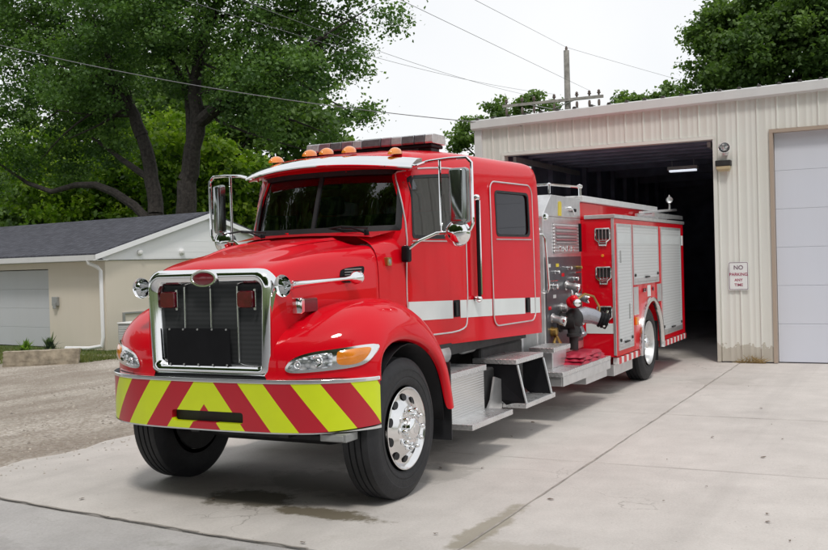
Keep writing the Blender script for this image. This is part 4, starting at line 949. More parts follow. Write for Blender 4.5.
mb = MB(); wo_ = smoothpoly([(-.752, 2.055), (.752, 2.055), (.768, 2.09), (.735, 2.57), (.715, 2.605), (-.715, 2.605), (-.735, 2.57), (-.768, 2.09)], 1); wi_ = smoothpoly([(-.71, 2.105), (.71, 2.105), (.72, 2.125), (.695, 2.535), (.68, 2.56), (-.68, 2.56), (-.695, 2.535), (-.72, 2.125)], 1)
def dens(L, k=4): 
    out = []
    for i in range(len(L)):
        a, b = L[i], L[(i+1) % len(L)]; out += [(a[0]+(b[0]-a[0])*j/k, a[1]+(b[1]-a[1])*j/k) for j in range(k)]
    return out
ringpatch(mb, dens(wo_), dens(wi_), TC, 'front', .004, .012, mid=1); mb.build('windshield_gasket', 'rubber', cab, ang=70)
# ---------------- doors
def zshift(L, k=.0): return L
STR = lambda y: 1.45-.031*(y-.89)
for s, mode in ((1, 'left'), (-1, 'right')):
    for di in (0, 1):
        if di == 0: outer = smoothpoly([(.845, 1.155), (.845, 1.9), (.905, 2.53), (.96, 2.60), (1.74, 2.655), (1.875, 2.60), (1.875, 1.9), (1.875, 1.24), (1.80, 1.135), (1.2, 1.14)], 2); win = WIN1; wy = (.94, 1.76)
        else: outer = rr2(2.395, 3.335, 1.135, 2.565, .10, 7); win = WIN2; wy = (2.48, 3.26)
        # re-sample both loops to the same number of points by angle about the window centre
        def resamp(L, c, n=64):
            out = []; m = len(L)
            for k in range(n):
                a = 2*pi*k/n; dx, dy = cos(a), sin(a); best = None
                for i in range(m):
                    (x1, y1), (x2, y2) = L[i], L[(i+1) % m]; ex, ey = x2-x1, y2-y1; den = dx*ey-dy*ex
                    if abs(den) < 1e-12: continue
                    t = ((x1-c[0])*ey-(y1-c[1])*ex)/den; u = ((x1-c[0])*dy-(y1-c[1])*dx)/den
                    if t > 0 and -1e-6 <= u <= 1+1e-6 and (best is None or t > best): best = t
                out.append((c[0]+dx*best, c[1]+dy*best))
            return out
        c0 = (sum(p[0] for p in win)/len(win), (min(p[1] for p in win)+max(p[1] for p in win))/2)
        N_ = 96; O = resamp(outer, c0, N_); I_ = resamp(win, c0, N_)
        mb = MB(); ringpatch(mb, O, I_, TC, mode, .009, .03, mid=3); d = mb.build('door', 'red', cab, ang=40)
        # silver weather trim round the door
        def trimline(L, r, off, nm, mat, closed=True, par=d):
            pts = []
            for a, b in L:
                h = TC.ray_cast(Vector((4*s, a, b)), Vector((-s, 0, 0)))[0]; pts.append(Vector((h.x+off*s, a, b)))
            if closed: pts.append(pts[0])
            mb = MB(); mb.tube(pts, r, 6, cap=not closed); return mb.build(nm, mat, par)
        trimline(outer, .0075, .012, 'door_trim', 'alu')
        # window gasket + glass
        gi = [(c0[0]+(a-c0[0])*.965, c0[1]+(b-c0[1])*.94) for a, b in I_]; go = [(c0[0]+(a-c0[0])*1.03, c0[1]+(b-c0[1])*1.05) for a, b in I_]
        mb = MB(); ringpatch(mb, go, gi, TC, mode, .0135, .012, mid=1); mb.build('window_gasket', 'rubber', d, ang=60)
        mb = MB(); patch(mb, I_, TC, mode, -.006); mb.build('window', 'glass_dark', d, ang=60)
        # window sill trim
        z_ = 2.0 if di == 0 else 2.02
        trimline([(wy[0], z_-.028), ((wy[0]+wy[1])/2, z_-.029), (wy[1], z_-.030)], .006, .014, 'sill_trim', 'alu', False)
        # stripe on the door
        y0, y1 = (.855, 1.60) if di == 0 else (2.41, 3.09)
        st_ = [(y0+(y1-y0)*k/8, STR(y0+(y1-y0)*k/8)) for k in range(9)]; L = st_ + [(a, b-.165) for a, b in st_[::-1]]
        def sheet(L, off, nm, mat, par):
            n = len(L)//2; top = []; bot = []
            for k in range(n):
                for (a, b), arr in ((L[k], top), (L[-1-k], bot)):
                    h = TC.ray_cast(Vector((4*s, a, b)), Vector((-s, 0, 0)))[0]; arr.append((h.x+off*s, a, b))
            mb = MB(); mb.add(top+bot, [(i, i+1, n+i+1, n+i) for i in range(n-1)]); return mb.build(nm, mat, par)
        sheet(L, .0115, 'stripe', 'decal_white', d)
        y2 = 1.735 if di == 0 else 3.215; y3 = 1.86 if di == 0 else 3.325
        st_ = [(y2, STR(y2)), (y3, STR(y3))]; sheet(st_+[(a, b-.165) for a, b in st_[::-1]], .0115, 'stripe', 'decal_white', d)
        # recessed black handle
        hy = (1.61, 1.725) if di == 0 else (3.10, 3.205); zc = STR(hy[0])
        mb = MB(); patch(mb, rrect((hy[1]-hy[0])/2, .078, .012, 3, (hy[0]+hy[1])/2, zc-.078), TC, mode, .014, 0, thick=.01); hd = mb.build('handle_plate', 'black', d)
        h = TC.ray_cast(Vector((4*s, hy[0], zc-.08)), Vector((-s, 0, 0)))[0].x*s
        mb = MB(); mb.bb(h+.018, h+.034, hy[0]+.02, hy[0]+.045, zc-.145, zc-.02); mb.build('handle', 'chassis', hd, smooth=False, bevel=.005).scale = (s, 1, 1)
        if di == 0:
            mb = MB()
            for zz_ in (1.32, 1.30, 1.28): pass
    # stripe between the doors and behind
    for (y0, y1) in ((1.89, 2.38), (3.35, 3.47)):
        st_ = [(y0+(y1-y0)*k/4, STR(y0+(y1-y0)*k/4)) for k in range(5)]
        sheet(st_+[(a, b-.165) for a, b in st_[::-1]], .003, 'stripe', 'decal_white', cab)
    # grab bar between the doors
    h1 = sx(2.03)+.055; pts = [(h1*s, 2.03, 1.40), (h1*s, 2.03, 2.40)]
    mb = MB(); mb.tube([(sx(2.03)*s, 2.03, 1.42), (h1*s, 2.03, 1.42), (h1*s, 2.03, 1.9), (h1*s, 2.03, 2.385), (sx(2.03)*s, 2.03, 2.385)], .018, 10); gb = mb.build('grab_bar', 'black', cab)
    for z in (1.42, 2.385):
        mb = MB(); mb.lathe(((h1-.035)*s, 2.03, z), (s, 0, 0), [(0, .034), (.03, .034), (.05, .026), (.06, .01)], 14); mb.build('bar_bracket', 'chrome', gb)
    mb = MB(); mb.tube([((h1+.008)*s, 2.055, 1.46), ((h1+.008)*s, 2.055, 2.36)], .012, 8); mb.build('bar_sleeve', 'chrome', gb)
    # black bracket and badge on the cowl
    mb = MB(); xc = sx(.80)+.02; mb.bb(xc-.02, xc+.05, .765, .845, 1.79, 1.93); mb.build('mirror_bracket', 'black', cab, smooth=False, bevel=.018).scale = (s, 1, 1)
    mb = MB(); xb = sx(.58)+.005; mb.bb(xb-.03, xb+.012, .545, .615, 1.765, 1.835); bd = mb.build('cowl_badge', 'brass', cab, smooth=False, bevel=.006); bd.scale = (s, 1, 1)
    mb = MB(); mb.lathe((xb+.012, .58, 1.80), (1, 0, 0), [(0, .022), (.004, .018), (.004, .01), (.006, .0)], 14); mb.build('badge_disc', 'steel_grey', bd)
# cowl sides filling between hood and doors
for s in (1, -1):
    mb = MB(); ys_ = (.44, .50, .58, .66, .76, .84); rows = []
    for z, dx in ((.95, 0), (1.3, .0), (1.6, .0), (1.80, -.004), (1.90, -.03), (1.975, -.10), (2.01, -.22)):
        rows.append([((sx(y)+dx - (.0 if y > .5 else .0))*s, y, z+(y-.44)*(.14 if z > 1.85 else 0)) for y in ys_])
    mb.loft(rows, False, False); mb.build('cowl_side', 'red', cab, ang=60, sub=1)
mb = MB(); rows = []
for y in (.44, .55, .66, .80):
    rows.append([(x*(sx(y)-.06)/.69, y, 2.005+(y-.44)*.16+.03*(1-(x/.69)**2)) for x in (-.69, -.6, -.45, -.25, 0, .25, .45, .6, .69)])
mb.loft(rows, False, False); mb.build('cowl_top', 'red', cab, ang=60)
mb = MB(); mb.bb(-.5, .5, .52, .535, 2.045, 2.052); 
# wipers
for s in (1, -1):
    px = .50*s+(.1 if s > 0 else .05); y0 = .56
    mb = MB(); a = Vector((px, .52, 2.04)); b = Vector((px-.30, .62, 2.10)); mb.lathe(a, (0, -.3, 1), [(-.02, .022), (.02, .022), (.035, .012)], 12); mb.tube([a, a.lerp(b, .5)+Vector((0, -.03, .02)), b], .009, 6)
    w_ = mb.build('wiper', 'black', cab); mb = MB(); mb.tube([b+Vector((-.22, .02, -.012)), b+Vector((0, -.005, .01)), b+Vector((.24, .03, -.01))], .008, 6); mb.build('wiper_blade', 'rubber', w_)
# ---------------- cab interior
mb = MB(); mb.bb(-.70, .72, .86, 1.12, 1.75, 2.06); mb.build('dashboard', 'seat', cab, smooth=False, bevel=.05)
for x in (-.42, .42):
    mb = MB(); mb.bb(x-.24, x+.24, 1.55, 1.72, 1.55, 2.25); mb.bb(x-.24, x+.24, 1.2, 1.6, 1.45, 1.6); mb.bb(x-.13, x+.13, 1.60, 1.70, 2.27, 2.45); mb.build('seat', 'seat', cab, smooth=False, bevel=.04)
mb = MB(); c = Vector((.42, 1.16, 2.03)); ax = Vector((0, -.5, .86)).normalized(); u = Vector((1, 0, 0)); w = ax.cross(u)
mb.tube([c+(u*cos(a)+w*sin(a))*.21 for a in [2*pi*k/28 for k in range(29)]], .014, 6, cap=False); mb.tube([c, c+Vector((0, -.05, -.25))], .025, 8); mb.tube([c-u*.2, c+u*.2], .012, 6); mb.build('steering_wheel', 'black', cab)
mb = MB(); mb.bb(-.8, .85, 2.45, 2.6, 1.3, 2.3); mb.build('rear_bench', 'seat', cab, smooth=False, bevel=.04)
mb = MB(); mb.bb(-.13, .13, .92, .97, 2.46, 2.55); mb.build('rear_view_unit', 'black', cab, smooth=False, bevel=.02)
# ---------------- sun visor, clearance lamps, light bar
mb = MB(); top = []; rows = []
for k in range(25):
    a = -1+2*k/24; x = .865*a; yb = .70+.20*abs(a)**2.4; zc = 2.655-.055*abs(a)**1.8
    rows.append([(x, yb+.16, zc+.088), (x, yb+.07, zc+.074), (x, yb-.02, zc+.028), (x, yb-.05, zc-.005), (x, yb-.045, zc-.015), (x, yb-.02, zc+.004), (x, yb+.06, zc+.032), (x, yb+.16, zc+.05)])
mb.loft(rows, True, True); vis = mb.build('sun_visor', 'chrome', cab, ang=50)
mb = MB(); rows = []
for k in range(25):
    a = -1+2*k/24; x = .84*a; yb = .70+.20*abs(a)**2.4; zc = 2.655-.055*abs(a)**1.8
    rows.append([(x, yb-.030, zc-.018), (x, yb+.03, zc+.004), (x, yb+.12, zc+.010), (x, yb+.12, zc-.012), (x, yb+.03, zc-.02), (x, yb-.028, zc-.03)])
mb.loft(rows, True, True); mb.build('visor_lip', 'red', vis, ang=50)
for x in (-.60, -.215, -.03, .20, .645):
    y0 = .93+.06*abs(x); h = TC.ray_cast(Vector((x, y0+.03, 5)), Vector((0, 0, -1)))[0]; z0 = (h.z if h else 2.74)
    mb = MB(); rings = []
    for k in range(9):
        t = k/8; y = y0-.09+.20*t; w = .052*sin(pi*min(.5, .12+t*.55)) if t < .7 else .052*(1-(t-.7)*2.2); hh = .06*sin(pi*(.08+.84*t))**.6*(1 if t < .5 else 1)
        zb_ = z0 + .022 + (y-y0)*.10
        rings.append([(x+w*cos(a), y, zb_+hh*max(0, sin(a))) for a in [radians(d) for d in (-30, 0, 25, 50, 75, 90, 105, 130, 155, 180, 210)]])
    mb.loft(rings, True, True); mb.build('clearance_lamp', 'amber', cab, ang=70)
# light bar
M['bar_end'] = simple('light_bar_end', (.62, .62, .64), .12, .3, .2, 20, coat=1.); M['bar_clear'] = simple('light_bar_clear', (.52, .51, .54), .12, .3, .25, 20, coat=1.); M['bar_red'] = simple('light_bar_red', (.26, .16, .19), .15, .2, .25, 20, coat=1.); M['bar_grey'] = simple('light_bar_smoke', (.17, .165, .185), .15, .3, .25, 20, coat=1.)
LBZ = 2.885
mb = MB(); mb.bb(-.72, .64, 1.72, 1.98, LBZ-.022, LBZ+.012); lb = mb.build('light_bar', 'black', cab, smooth=False, bevel=.01)
segs = [(-.74, -.60, 'bar_clear'), (-.59, -.47, 'bar_red'), (-.46, -.34, 'bar_grey'), (-.33, -.22, 'bar_red'), (-.21, -.11, 'bar_clear'), (-.10, .10, 'bar_grey'), (.11, .21, 'bar_red'), (.22, .33, 'bar_clear'), (.34, .46, 'bar_grey'), (.47, .57, 'bar_grey'), (.58, .66, 'bar_end')]
for x0, x1, m_ in segs:
    mb = MB(); mb.loft([[(x, y, z) for y, z in ((1.71, LBZ+.014), (1.70, LBZ+.03), (1.715, LBZ+.095), (1.74, LBZ+.105), (1.96, LBZ+.105), (1.985, LBZ+.095), (2.0, LBZ+.03), (1.99, LBZ+.014))] for x in (x0, x1)], True, True); mb.build('lens', m_, lb, ang=50, bevel=.004)
for x in (-.55, .55):
    mb = MB(); mb.bb(x-.07, x+.07, 1.76, 1.94, LBZ-.07, LBZ-.02); mb.build('mount', 'chassis', lb, smooth=False, bevel=.01)
# ---------------- mirrors
def mirror(s):
    X = 1.25; mb = MB(); sy = -.0 if s > 0 else .0
    A_ = lambda *p: Vector((p[0]*s, p[1], p[2]))
    Y = .98 if s > 0 else .96; th = radians(4 if s > 0 else 30); CR, SR = cos(th), sin(th)*(1 if s < 0 else 1)
    fr = [A_(sx(.9)-.02, .93, 2.585), A_(.98, .93, 2.64), A_(X-.08, Y-.02, 2.655), A_(X+.07, Y, 2.655), A_(X+.115, Y, 2.61), A_(X+.115, Y, 2.1), A_(X+.09, Y, 2.05), A_(X, Y, 2.035), A_(1.05, Y-.05, 2.03), A_(.92, .84, 1.965), A_(.84, .80, 1.90)]
    q = []
    for i, p in enumerate(fr):
        if 0 < i < len(fr)-1: q += [p.lerp(fr[i-1], .12 if (p-fr[i-1]).length > .3 else .3), p, p.lerp(fr[i+1], .12 if (fr[i+1]-p).length > .3 else .3)]
        else: q.append(p)
    mb.tube(q, .014, 10); mr = mb.build('mirror_arm', 'chrome', cab)
    mb = MB(); mb.tube([A_(1.09, Y-.04, 2.645), A_(1.09, Y-.04, 2.04)], .012, 8); mb.build('arm_strut', 'chrome', mr)
    mb = MB(); mb.loft([[A_(X+a*CR, Y+y-.02+a*SR, 2.34+b) for a, b in rrect(.080*k, .235*k2, .03*k, 5)] for y, k, k2 in ((.055, .98, .99), (0.03, 1, 1), (-.01, .97, .98), (-.04, .85, .95), (-.055, .6, .90))], True, True); hd = mb.build('mirror_head', 'mirror_shell', mr, ang=50)
    mb = MB(); mb.loft([[A_(X+a*CR, Y+y+a*SR, 2.34+b) for a, b in rrect(.070, .222, .02, 4)] for y in (.037, .040)], True, True); mb.build('mirror_glass', 'chrome', hd)
    mb = MB(); mb.lathe(A_(X-.04, Y+.03, 2.03), (0, -1, -.15), [(0, .118), (.02, .120), (.05, .105), (.085, .06), (.10, .0)], 28); mb.tube([A_(X-.02, Y, 2.04), A_(X-.02, Y, 1.99)], .012, 8); mb.build('convex_mirror', 'chrome', mr)
M['mirror_shell'] = simple('mirror_shell', (.30, .32, .32), .14, .95, .1)
mirror(1); mirror(-1)
# ---------------- wheels
def wheel(loc, s, label_dual=False):
    """wheel with its outer face at local x = 0, tyre extending inwards"""
    w = bpy.data.objects.new('wheel', None); COL.objects.link(w); w.location = loc; w.parent = T; w.empty_display_size = .2
    A_ = lambda pts: [(-a, r) for a, r in pts]
    mb = MB(); prof = [(.018, .322), (.004, .345), (.000, .375), (.004, .38), (.004, .388), (.000, .393), (.000, .44), (-.003, .444), (-.003, .45), (.008, .478), (.022, .502), (.035, .518), (.042, .531), (.055, .5345), (.090, .535), (.093, .524), (.101, .524), (.104, .535), (.140, .535), (.143, .524), (.152, .524), (.155, .535), (.190, .535), (.193, .524), (.201, .524), (.204, .535), (.240, .5345), (.252, .531), (.26, .515), (.285, .47), (.295, .40), (.28, .33)]
    mb.lathe((0, 0, 0), (s, 0, 0), A_(prof), 72, cap=False); ty = mb.build('tyre', 'rubber', w, ang=30)
    mb = MB(); d = .135 if label_dual else .0
    if not label_dual:
        prof = [(.28, .295), (.10, .285), (.05, .292), (.012, .300), (.004, .309), (-.004, .312), (-.006, .304), (.006, .296), (.022, .283), (.030, .262), (.026, .235), (.010, .205), (-.012, .175), (-.020, .160), (-.022, .13), (-.02, .085)]
    else:
        prof = [(.28, .295), (.05, .292), (.012, .300), (.004, .309), (-.004, .312), (-.006, .304), (.006, .296), (.05, .280), (.11, .272), (.128, .255), (.130, .20), (.120, .16), (.10, .14), (.06, .11)]
    mb.lathe((0, 0, 0), (s, 0, 0), A_(prof), 64, cap=True); rim = mb.build('rim', 'polished' if not label_dual else 'alu', w, ang=40)
    nh = 10
    for k in range(nh):                                    # dark ovals laid on the disc as the shade in its hand holes
        a = 2*pi*(k+.5)/nh; c = Vector((0, cos(a), sin(a))); tng = Vector((0, -sin(a), cos(a))); rad_ = .236
        xx = (-.023 if not label_dual else -.133); n_ = 16
        L = [Vector((s*(xx+.003+ (0.028*(-cos(2*pi*j/n_)) if not label_dual else 0)*.30), 0, 0)) + c*(rad_+.026*cos(2*pi*j/n_)) + tng*.036*sin(2*pi*j/n_) for j in range(n_)]
        mb = MB(); mb.add([p+Vector((s*.004, 0, 0)) for p in L], [tuple(range(n_))]); mb.build('hand_hole_shade', 'rubber', rim, smooth=False)
    bd_ = MB(); bd_.lathe((0, 0, 0), (s, 0, 0), [(-.30, .29), (-.295, .293), (-.12, .293), (-.11, .25)], 40); bd_.build('brake_drum', 'chassis', w, ang=50)
    hub = MB(); x0 = .020 if not label_dual else -.06
    hub.lathe((x0*s, 0, 0), (s, 0, 0), [(-.03, .088), (.02, .086), (.045, .078), (.055, .062), (.058, .04), (.058, .0)], 36); hb = hub.build('hub_cap', 'chrome', rim, ang=50)
    mb = MB(); mb.lathe(((x0+.0585)*s, 0, 0), (s, 0, 0), [(0, .036), (.003, .034), (.004, .0)], 24); mb.build('hub_plate', 'alu', hb)
    for k in range(10):
        a = 2*pi*k/10; c = Vector(((.020 if not label_dual else -.12)*s, .1425*cos(a), .1425*sin(a))); mb = MB()
        mb.lathe(c, (s, 0, 0), [(0, .026), (.006, .027), (.010, .019), (.045, .0165), (.056, .012), (.060, .0)], 14); mb.build('wheel_nut', 'chrome', rim, ang=50)
    return w
wheel((1.20, 0, .533), 1); wheel((-1.15, .08, .533), -1)
wheel((1.215, 7.53, .533), 1, True); wheel((-1.215, 7.53, .533), -1, True)
# ---------------- chassis
mb = MB()
for s in (1, -1): mb.bb(min(.40*s, .47*s), max(.40*s, .47*s), -.78, 9.7, .66, .93)
for y in (-.7, .9, 2.2, 3.4, 4.8, 6.4, 8.6): mb.bb(-.40, .40, y-.05, y+.05, .68, .9)
ch = mb.build('chassis_frame', 'chassis', T, smooth=False, bevel=.006)
mb = MB(); mb.tube([(-1.0, 0, .50), (-.5, 0, .42), (.5, 0, .42), (1.0, 0, .50)], [.06, .055, .055, .06], 10); mb.bb(-.9, .9, .15, .2, .5, .54); mb.build('front_axle', 'chassis', ch)
mb = MB(); mb.tube([(-1.0, 7.53, .53), (1.0, 7.53, .53)], .09, 12); mb.sphere((0, 7.53, .55), (.24, .26, .24)); mb.build('rear_axle', 'chassis', ch)
for s in (1, -1):
    mb = MB(); mb.bb(.42*s-.04, .42*s+.04, -.65, .75, .56, .60); mb.bb(.42*s-.04, .42*s+.04, -.5, .6, .50, .55); mb.build('leaf_spring', 'chassis', ch, smooth=False)
mb = MB(); mb.bb(-.38, .38, -.75, .42, .62, 1.5); mb.bb(-.30, .30, .3, 1.8, .5, .95); mb.build('engine', 'chassis', T, smooth=False, bevel=.04)
mb = MB(); mb.bb(-.25, .78, -.76, -.68, .585, .66); mb.bb(-.7, .7, -.80, -.6, .60, .95); mb.build('front_crossmember', 'chassis', ch, smooth=False, bevel=.01)
# underbody of cab
mb = MB(); mb.bb(-.86, .86, 1.0, 3.5, .93, 1.04); mb.build('cab_floor', 'chassis', T, smooth=False)
for s in (1, -1):
    mb = MB(); mb.lathe((.78*s, 1.02, .945), (0, 1, 0), [(0, .02), (.02, .085), (.04, .10), (.50, .10), (.52, .085), (.54, .02)], 24); mb.build('air_tank', 'alu', T, ang=50)
    mb = MB(); mb.lathe((.80*s, 1.9, .96), (0, 1, 0), [(0, .02), (.01, .055), (.02, .06), (.25, .06), (.27, .02)], 20); mb.build('air_filter', 'steel_grey', T, ang=50)
    mb = MB(); mb.bb(.74*s-.06, .74*s+.06, 2.4, 3.55, .50, .92); mb.build('side_tank', 'chassis', T, smooth=False, bevel=.03)
    # battery box with step
    X = lambda a, b: (min(a*s, b*s), max(a*s, b*s))
    mb = MB(); a, b = X(.62, 1.035); mb.bb(a, b, 1.10, 1.90, .36, .755); bx_ = mb.build('battery_box', 'door_ribbed', T, smooth=False, bevel=.008)
    mb = MB(); a, b = X(.60, 1.055); mb.bb(a, b, 1.08, 1.92, .757, .81); mb.build('lid', 'diamond', bx_, smooth=False, bevel=.006)
    mb = MB(); a, b = X(1.0, 1.27); mb.bb(a, b, 1.08, 2.02, .335, .385); mb.build('step', 'diamond', bx_, smooth=False, bevel=.006)
    mb = MB(); a, b = X(.70, .96); mb.bb(a, b, 1.95, 2.34, .36, .74); mb.build('fuel_box', 'chassis', T, smooth=False, bevel=.02)
    # second step with black brackets
    mb = MB(); a, b = X(.72, 1.19); mb.bb(a, b, 2.35, 3.12, .765, .815); se = mb.build('entry_step', 'diamond', T, smooth=False, bevel=.006)
    mb = MB(); a, b = X(.98, 1.27); mb.bb(a, b, 2.38, 3.24, .335, .385); mb.build('lower_tread', 'diamond', se, smooth=False, bevel=.006)
    for y in (2.36, 3.10):
        mb = MB(); L = [(.80*s, y, .763), (1.185*s, y, .763), (1.255*s, y+.03, .386), (1.08*s, y+.03, .336), (1.00*s, y, .42), (.90*s, y, .50)]; mb.prism(L, (0, .03, 0)); mb.build('step_bracket', 'black', se, smooth=False, bevel=.006)
        mb = MB(); mb.tube([(1.195*s, y-.004, .76), (1.268*s, y+.02, .39)], .012, 6); mb.build('bracket_edge', 'alu', se)
    mb = MB(); a, b = X(.95, .965); mb.bb(a, b, 2.40, 3.10, .40, .76); mb.build('riser', 'door_ribbed', se, smooth=False)
    mb = MB()
    mb.prism([((1.02)*s, 1.96, .335), ((1.02)*s, 2.36, .335), ((1.02)*s, 2.36, .62), ((1.02)*s, 2.2, .66), ((1.02)*s, 2.1, .45)], (-.02*s, 0, 0)); mb.build('bracket_plate', 'alu', se, smooth=False)
# mud flap behind the front wheel
for s in (1, -1):
    mb = MB(); mb.bb(.78*s-.0 if s > 0 else -1.2, 1.2 if s > 0 else -.78, .80, .815, .30, .95); mb.build('mud_flap', 'rubber', T, smooth=False)
# ---------------- pump section
pm = MB(); pm.bb(-.80, .80, 4.30, 5.755, .62, 2.28)
pump = pm.build('pump_module', 'alu', T, smooth=False, bevel=.01)
mb = MB(); mb.prism([(-.80, 4.30, 2.281), (-.80, 4.62, 2.545), (-.80, 5.755, 2.545), (-.80, 5.755, 2.281)], (1.60, 0, 0)); mb.build('upper_housing', 'alu', pump, smooth=False, bevel=.008)
mb = MB(); mb.bb(-.72, .72, 3.66, 4.299, .60, 2.02); mb.build('crosslay_cabinet', 'steel_grey', pump, smooth=False, bevel=.01)
mb = MB(); mb.bb(-.735, .735, 3.70, 3.76, .6, 2.2); mb.bb(-.735, .735, 4.2, 4.26, .6, 2.2); mb.bb(-.6, .6, 3.8, 4.2, 2.02, 2.16); mb.build('crosslay_frame', 'alu', pump, smooth=False, bevel=.01)
for s in (1, -1):
    X = lambda a, b: (min(a*s, b*s), max(a*s, b*s))
    mb = MB(); a, b = X(.801, .812); mb.bb(a, b, 4.34, 5.70, .72, 1.80); gp = mb.build('grey_panel', 'grey_panel', pump, smooth=False, bevel=.004)
    mb = MB(); a, b = X(.801, .815); mb.bb(a, b, 4.66, 5.62, 1.84, 2.21); lp = mb.build('louvre_panel', 'louver', pump, smooth=False, bevel=.004)
    for k in range(6):
        mb = MB(); zz = 1.985+k*.036; mb.prism([(.815*s, 4.72, zz), (.815*s, 5.52, zz), (.828*s, 5.52, zz-.012), (.828*s, 4.72, zz-.012)], (0, 0, -.010)); mb.build('slat', 'slat_reflect' if k % 2 else 'alu', lp, smooth=False)
    for (y, z) in ((4.85, 1.905), (5.02, 1.895), (5.18, 1.905), (5.35, 1.895)):
        mb = MB(); mb.lathe((.815*s, y, z), (s, 0, 0), [(0, .036), (.008, .036), (.010, .031), (.008, .029)], 20); g_ = mb.build('gauge', 'chrome', lp)
        mb = MB(); mb.lathe((.8225*s, y, z), (s, 0, 0), [(0, .030), (.001, .0)], 20); mb.build('dial', 'white' if (y*100) % 2 > 1 else 'black', g_)
    mb = MB(); a, b = X(.801, .806); mb.prism([(a, 4.86, 2.30), (a, 4.98, 2.30), (a, 4.99, 2.46), (a, 4.95, 2.48), (a, 4.88, 2.47)], (b-a, 0, 0)); mb.build('yellow_tag', 'yellow', pump, smooth=False)
    mb = MB(); mb.lathe((.80*s, 5.30, 2.40), (s, 0, 0), [(0, .03), (.03, .028), (.04, .012)], 14); mb.tube([(.84*s, 5.30, 2.40), (.85*s, 5.36, 2.33)], .010, 6); mb.build('panel_lamp', 'chrome', pump)
    mb = MB(); mb.lathe((.80*s, 5.42, 2.38), (s, 0, 0), [(0, .022), (.05, .020), (.055, .0)], 12); mb.build('toggle', 'black', pump)
    # grab rail at the front edge of the pump panel
    mb = MB(); mb.tube([(.73*s, 4.10, 2.06), (.86*s, 4.12, 2.06), (.88*s, 4.14, 2.02), (.88*s, 4.24, 1.45), (.86*s, 4.24, 1.40), (.75*s, 4.22, 1.39)], .016, 10); mb.build('grab_rail', 'chrome', pump)
    mb = MB(); mb.tube([(.82*s, 5.66, 2.22), (.82*s, 5.66, 1.86)], .02, 8); mb.build('dark_strip', 'black', pump)
    # lower plumbing: caps and valves
    for k, (y, z) in enumerate(((4.45, 1.70), (4.75, 1.70), (4.95, 1.58), (5.25, 1.66), (4.62, 1.33), (5.58, 1.40), (4.44, 1.20), (5.56, 1.22), (5.22, .86), (4.56, .78))):
        mb = MB(); a, b = X(.812, .8155); mb.bb(a, b, y-.05, y+.05, z-.02, z+.02); mb.build('label_plate', ('decal_white', 'yellow', 'red', 'alu')[k % 4], gp, smooth=False)
    for k, (y, z) in enumerate(((4.50, 1.08), (5.45, 1.30), (5.05, 1.45))):
        mb = MB(); mb.lathe((.812*s, y, z), (s, 0, -.25), [(0, .06), (.02, .06), (.022, .045), (.10, .045), (.11, .055), (.15, .055), (.155, .02)], 20); oc = mb.build('discharge', 'alu', gp, ang=50)
        mb = MB(); mb.lathe((.96*s, y, z-.037), (s, 0, -.25), [(0, .058), (.012, .06), (.03, .056), (.034, 0)], 20); mb.build('discharge_cap', 'chrome', oc)
    for (y0, y1, z) in ((4.42, 4.60, 1.52), (5.30, 5.52, 1.60)):
        mb = MB(); mb.tube([(.812*s, y0, z), (.86*s, y0, z), (.86*s, y1, z), (.812*s, y1, z)], .008, 8); mb.build('pull_handle', 'chrome', gp)
    mb = MB(); mb.tube([(.83*s, 4.40, .66), (.86*s, 4.42, .80), (.85*s, 4.52, .88), (.90*s, 4.60, .74), (.88*s, 4.7, .64)], .018, 8); mb.build('drain_hose', 'brass', gp)
    for (y, z, r, m_) in ((4.55, 1.45, .035, 'chrome'), (4.85, 1.18, .05, 'alu'), (5.35, 1.52, .028, 'chrome'), (5.52, .98, .055, 'chrome'), (4.48, .92, .05, 'brass'), (4.62, 1.62, .02, 'chrome'), (5.1, 1.66, .02, 'chrome'), (5.5, 1.66, .02, 'brass')):
        mb = MB(); mb.lathe((.812*s, y, z), (s, 0, 0), [(0, r*1.2), (.02, r*1.2), (.022, r), (.07, r), (.075, r*.8), (.08, 0)], 18); mb.build('outlet_cap', m_, gp)
# roof rails & lamp on the pump top
mb = MB(); mb.tube([(.78, 4.62, 2.56), (.78, 4.62, 2.665), (.78, 5.82, 2.70)], .014, 8); mb.tube([(.78, 4.62, 2.665), (-.78, 4.62, 2.665), (-.78, 5.82, 2.70)], .014, 8); mb.tube([(.78, 5.82, 2.70), (.78, 5.82, 2.56)], .02, 8); mb.build('top_rail', 'chrome', pump)
mb = MB(); mb.lathe((.78, 4.62, 2.66), (0, 0, 1), [(0, .02), (.01, .03), (.03, .0)], 12); mb.build('rail_knob', 'chrome', pump); mb = MB(); mb.lathe((.78, 5.82, 2.68), (0, 0, 1), [(0, .03), (.02, .04), (.04, .04), (.06, .0)], 12); mb.build('rail_knob', 'chrome', pump)
mb = MB(); mb.tube([(.62, 4.3, 2.3), (.62, 4.3, 2.66)], .03, 10); mb.tube([(.62, 4.3, 2.52), (.62, 4.55, 2.56), (.3, 4.7, 2.56)], .03, 10); dg = mb.build('lamp_post', 'alu', pump)
mb = MB(); mb.lathe((.62, 4.36, 2.74), (.2, -1, .05), [(-.06, .03), (-.04, .065), (.05, .075), (.07, .07), (.065, .05)], 18); mb.bb(.59, .65, 4.30, 4.38, 2.80, 2.87); mb.build('lamp_head', 'white', dg)
for (x, y, z, r) in ((.72, 3.95, 2.20, .05), (.80, 4.38, 2.27, .045), (.78, 4.20, 2.12, .03)):
    mb = MB(); mb.lathe((x, y, z), (.5, -1, .1), [(-.05, r*.5), (-.02, r), (.02, r), (.035, r*.7), (.04, 0)], 16); mb.build('deck_lamp', 'chrome', pump)
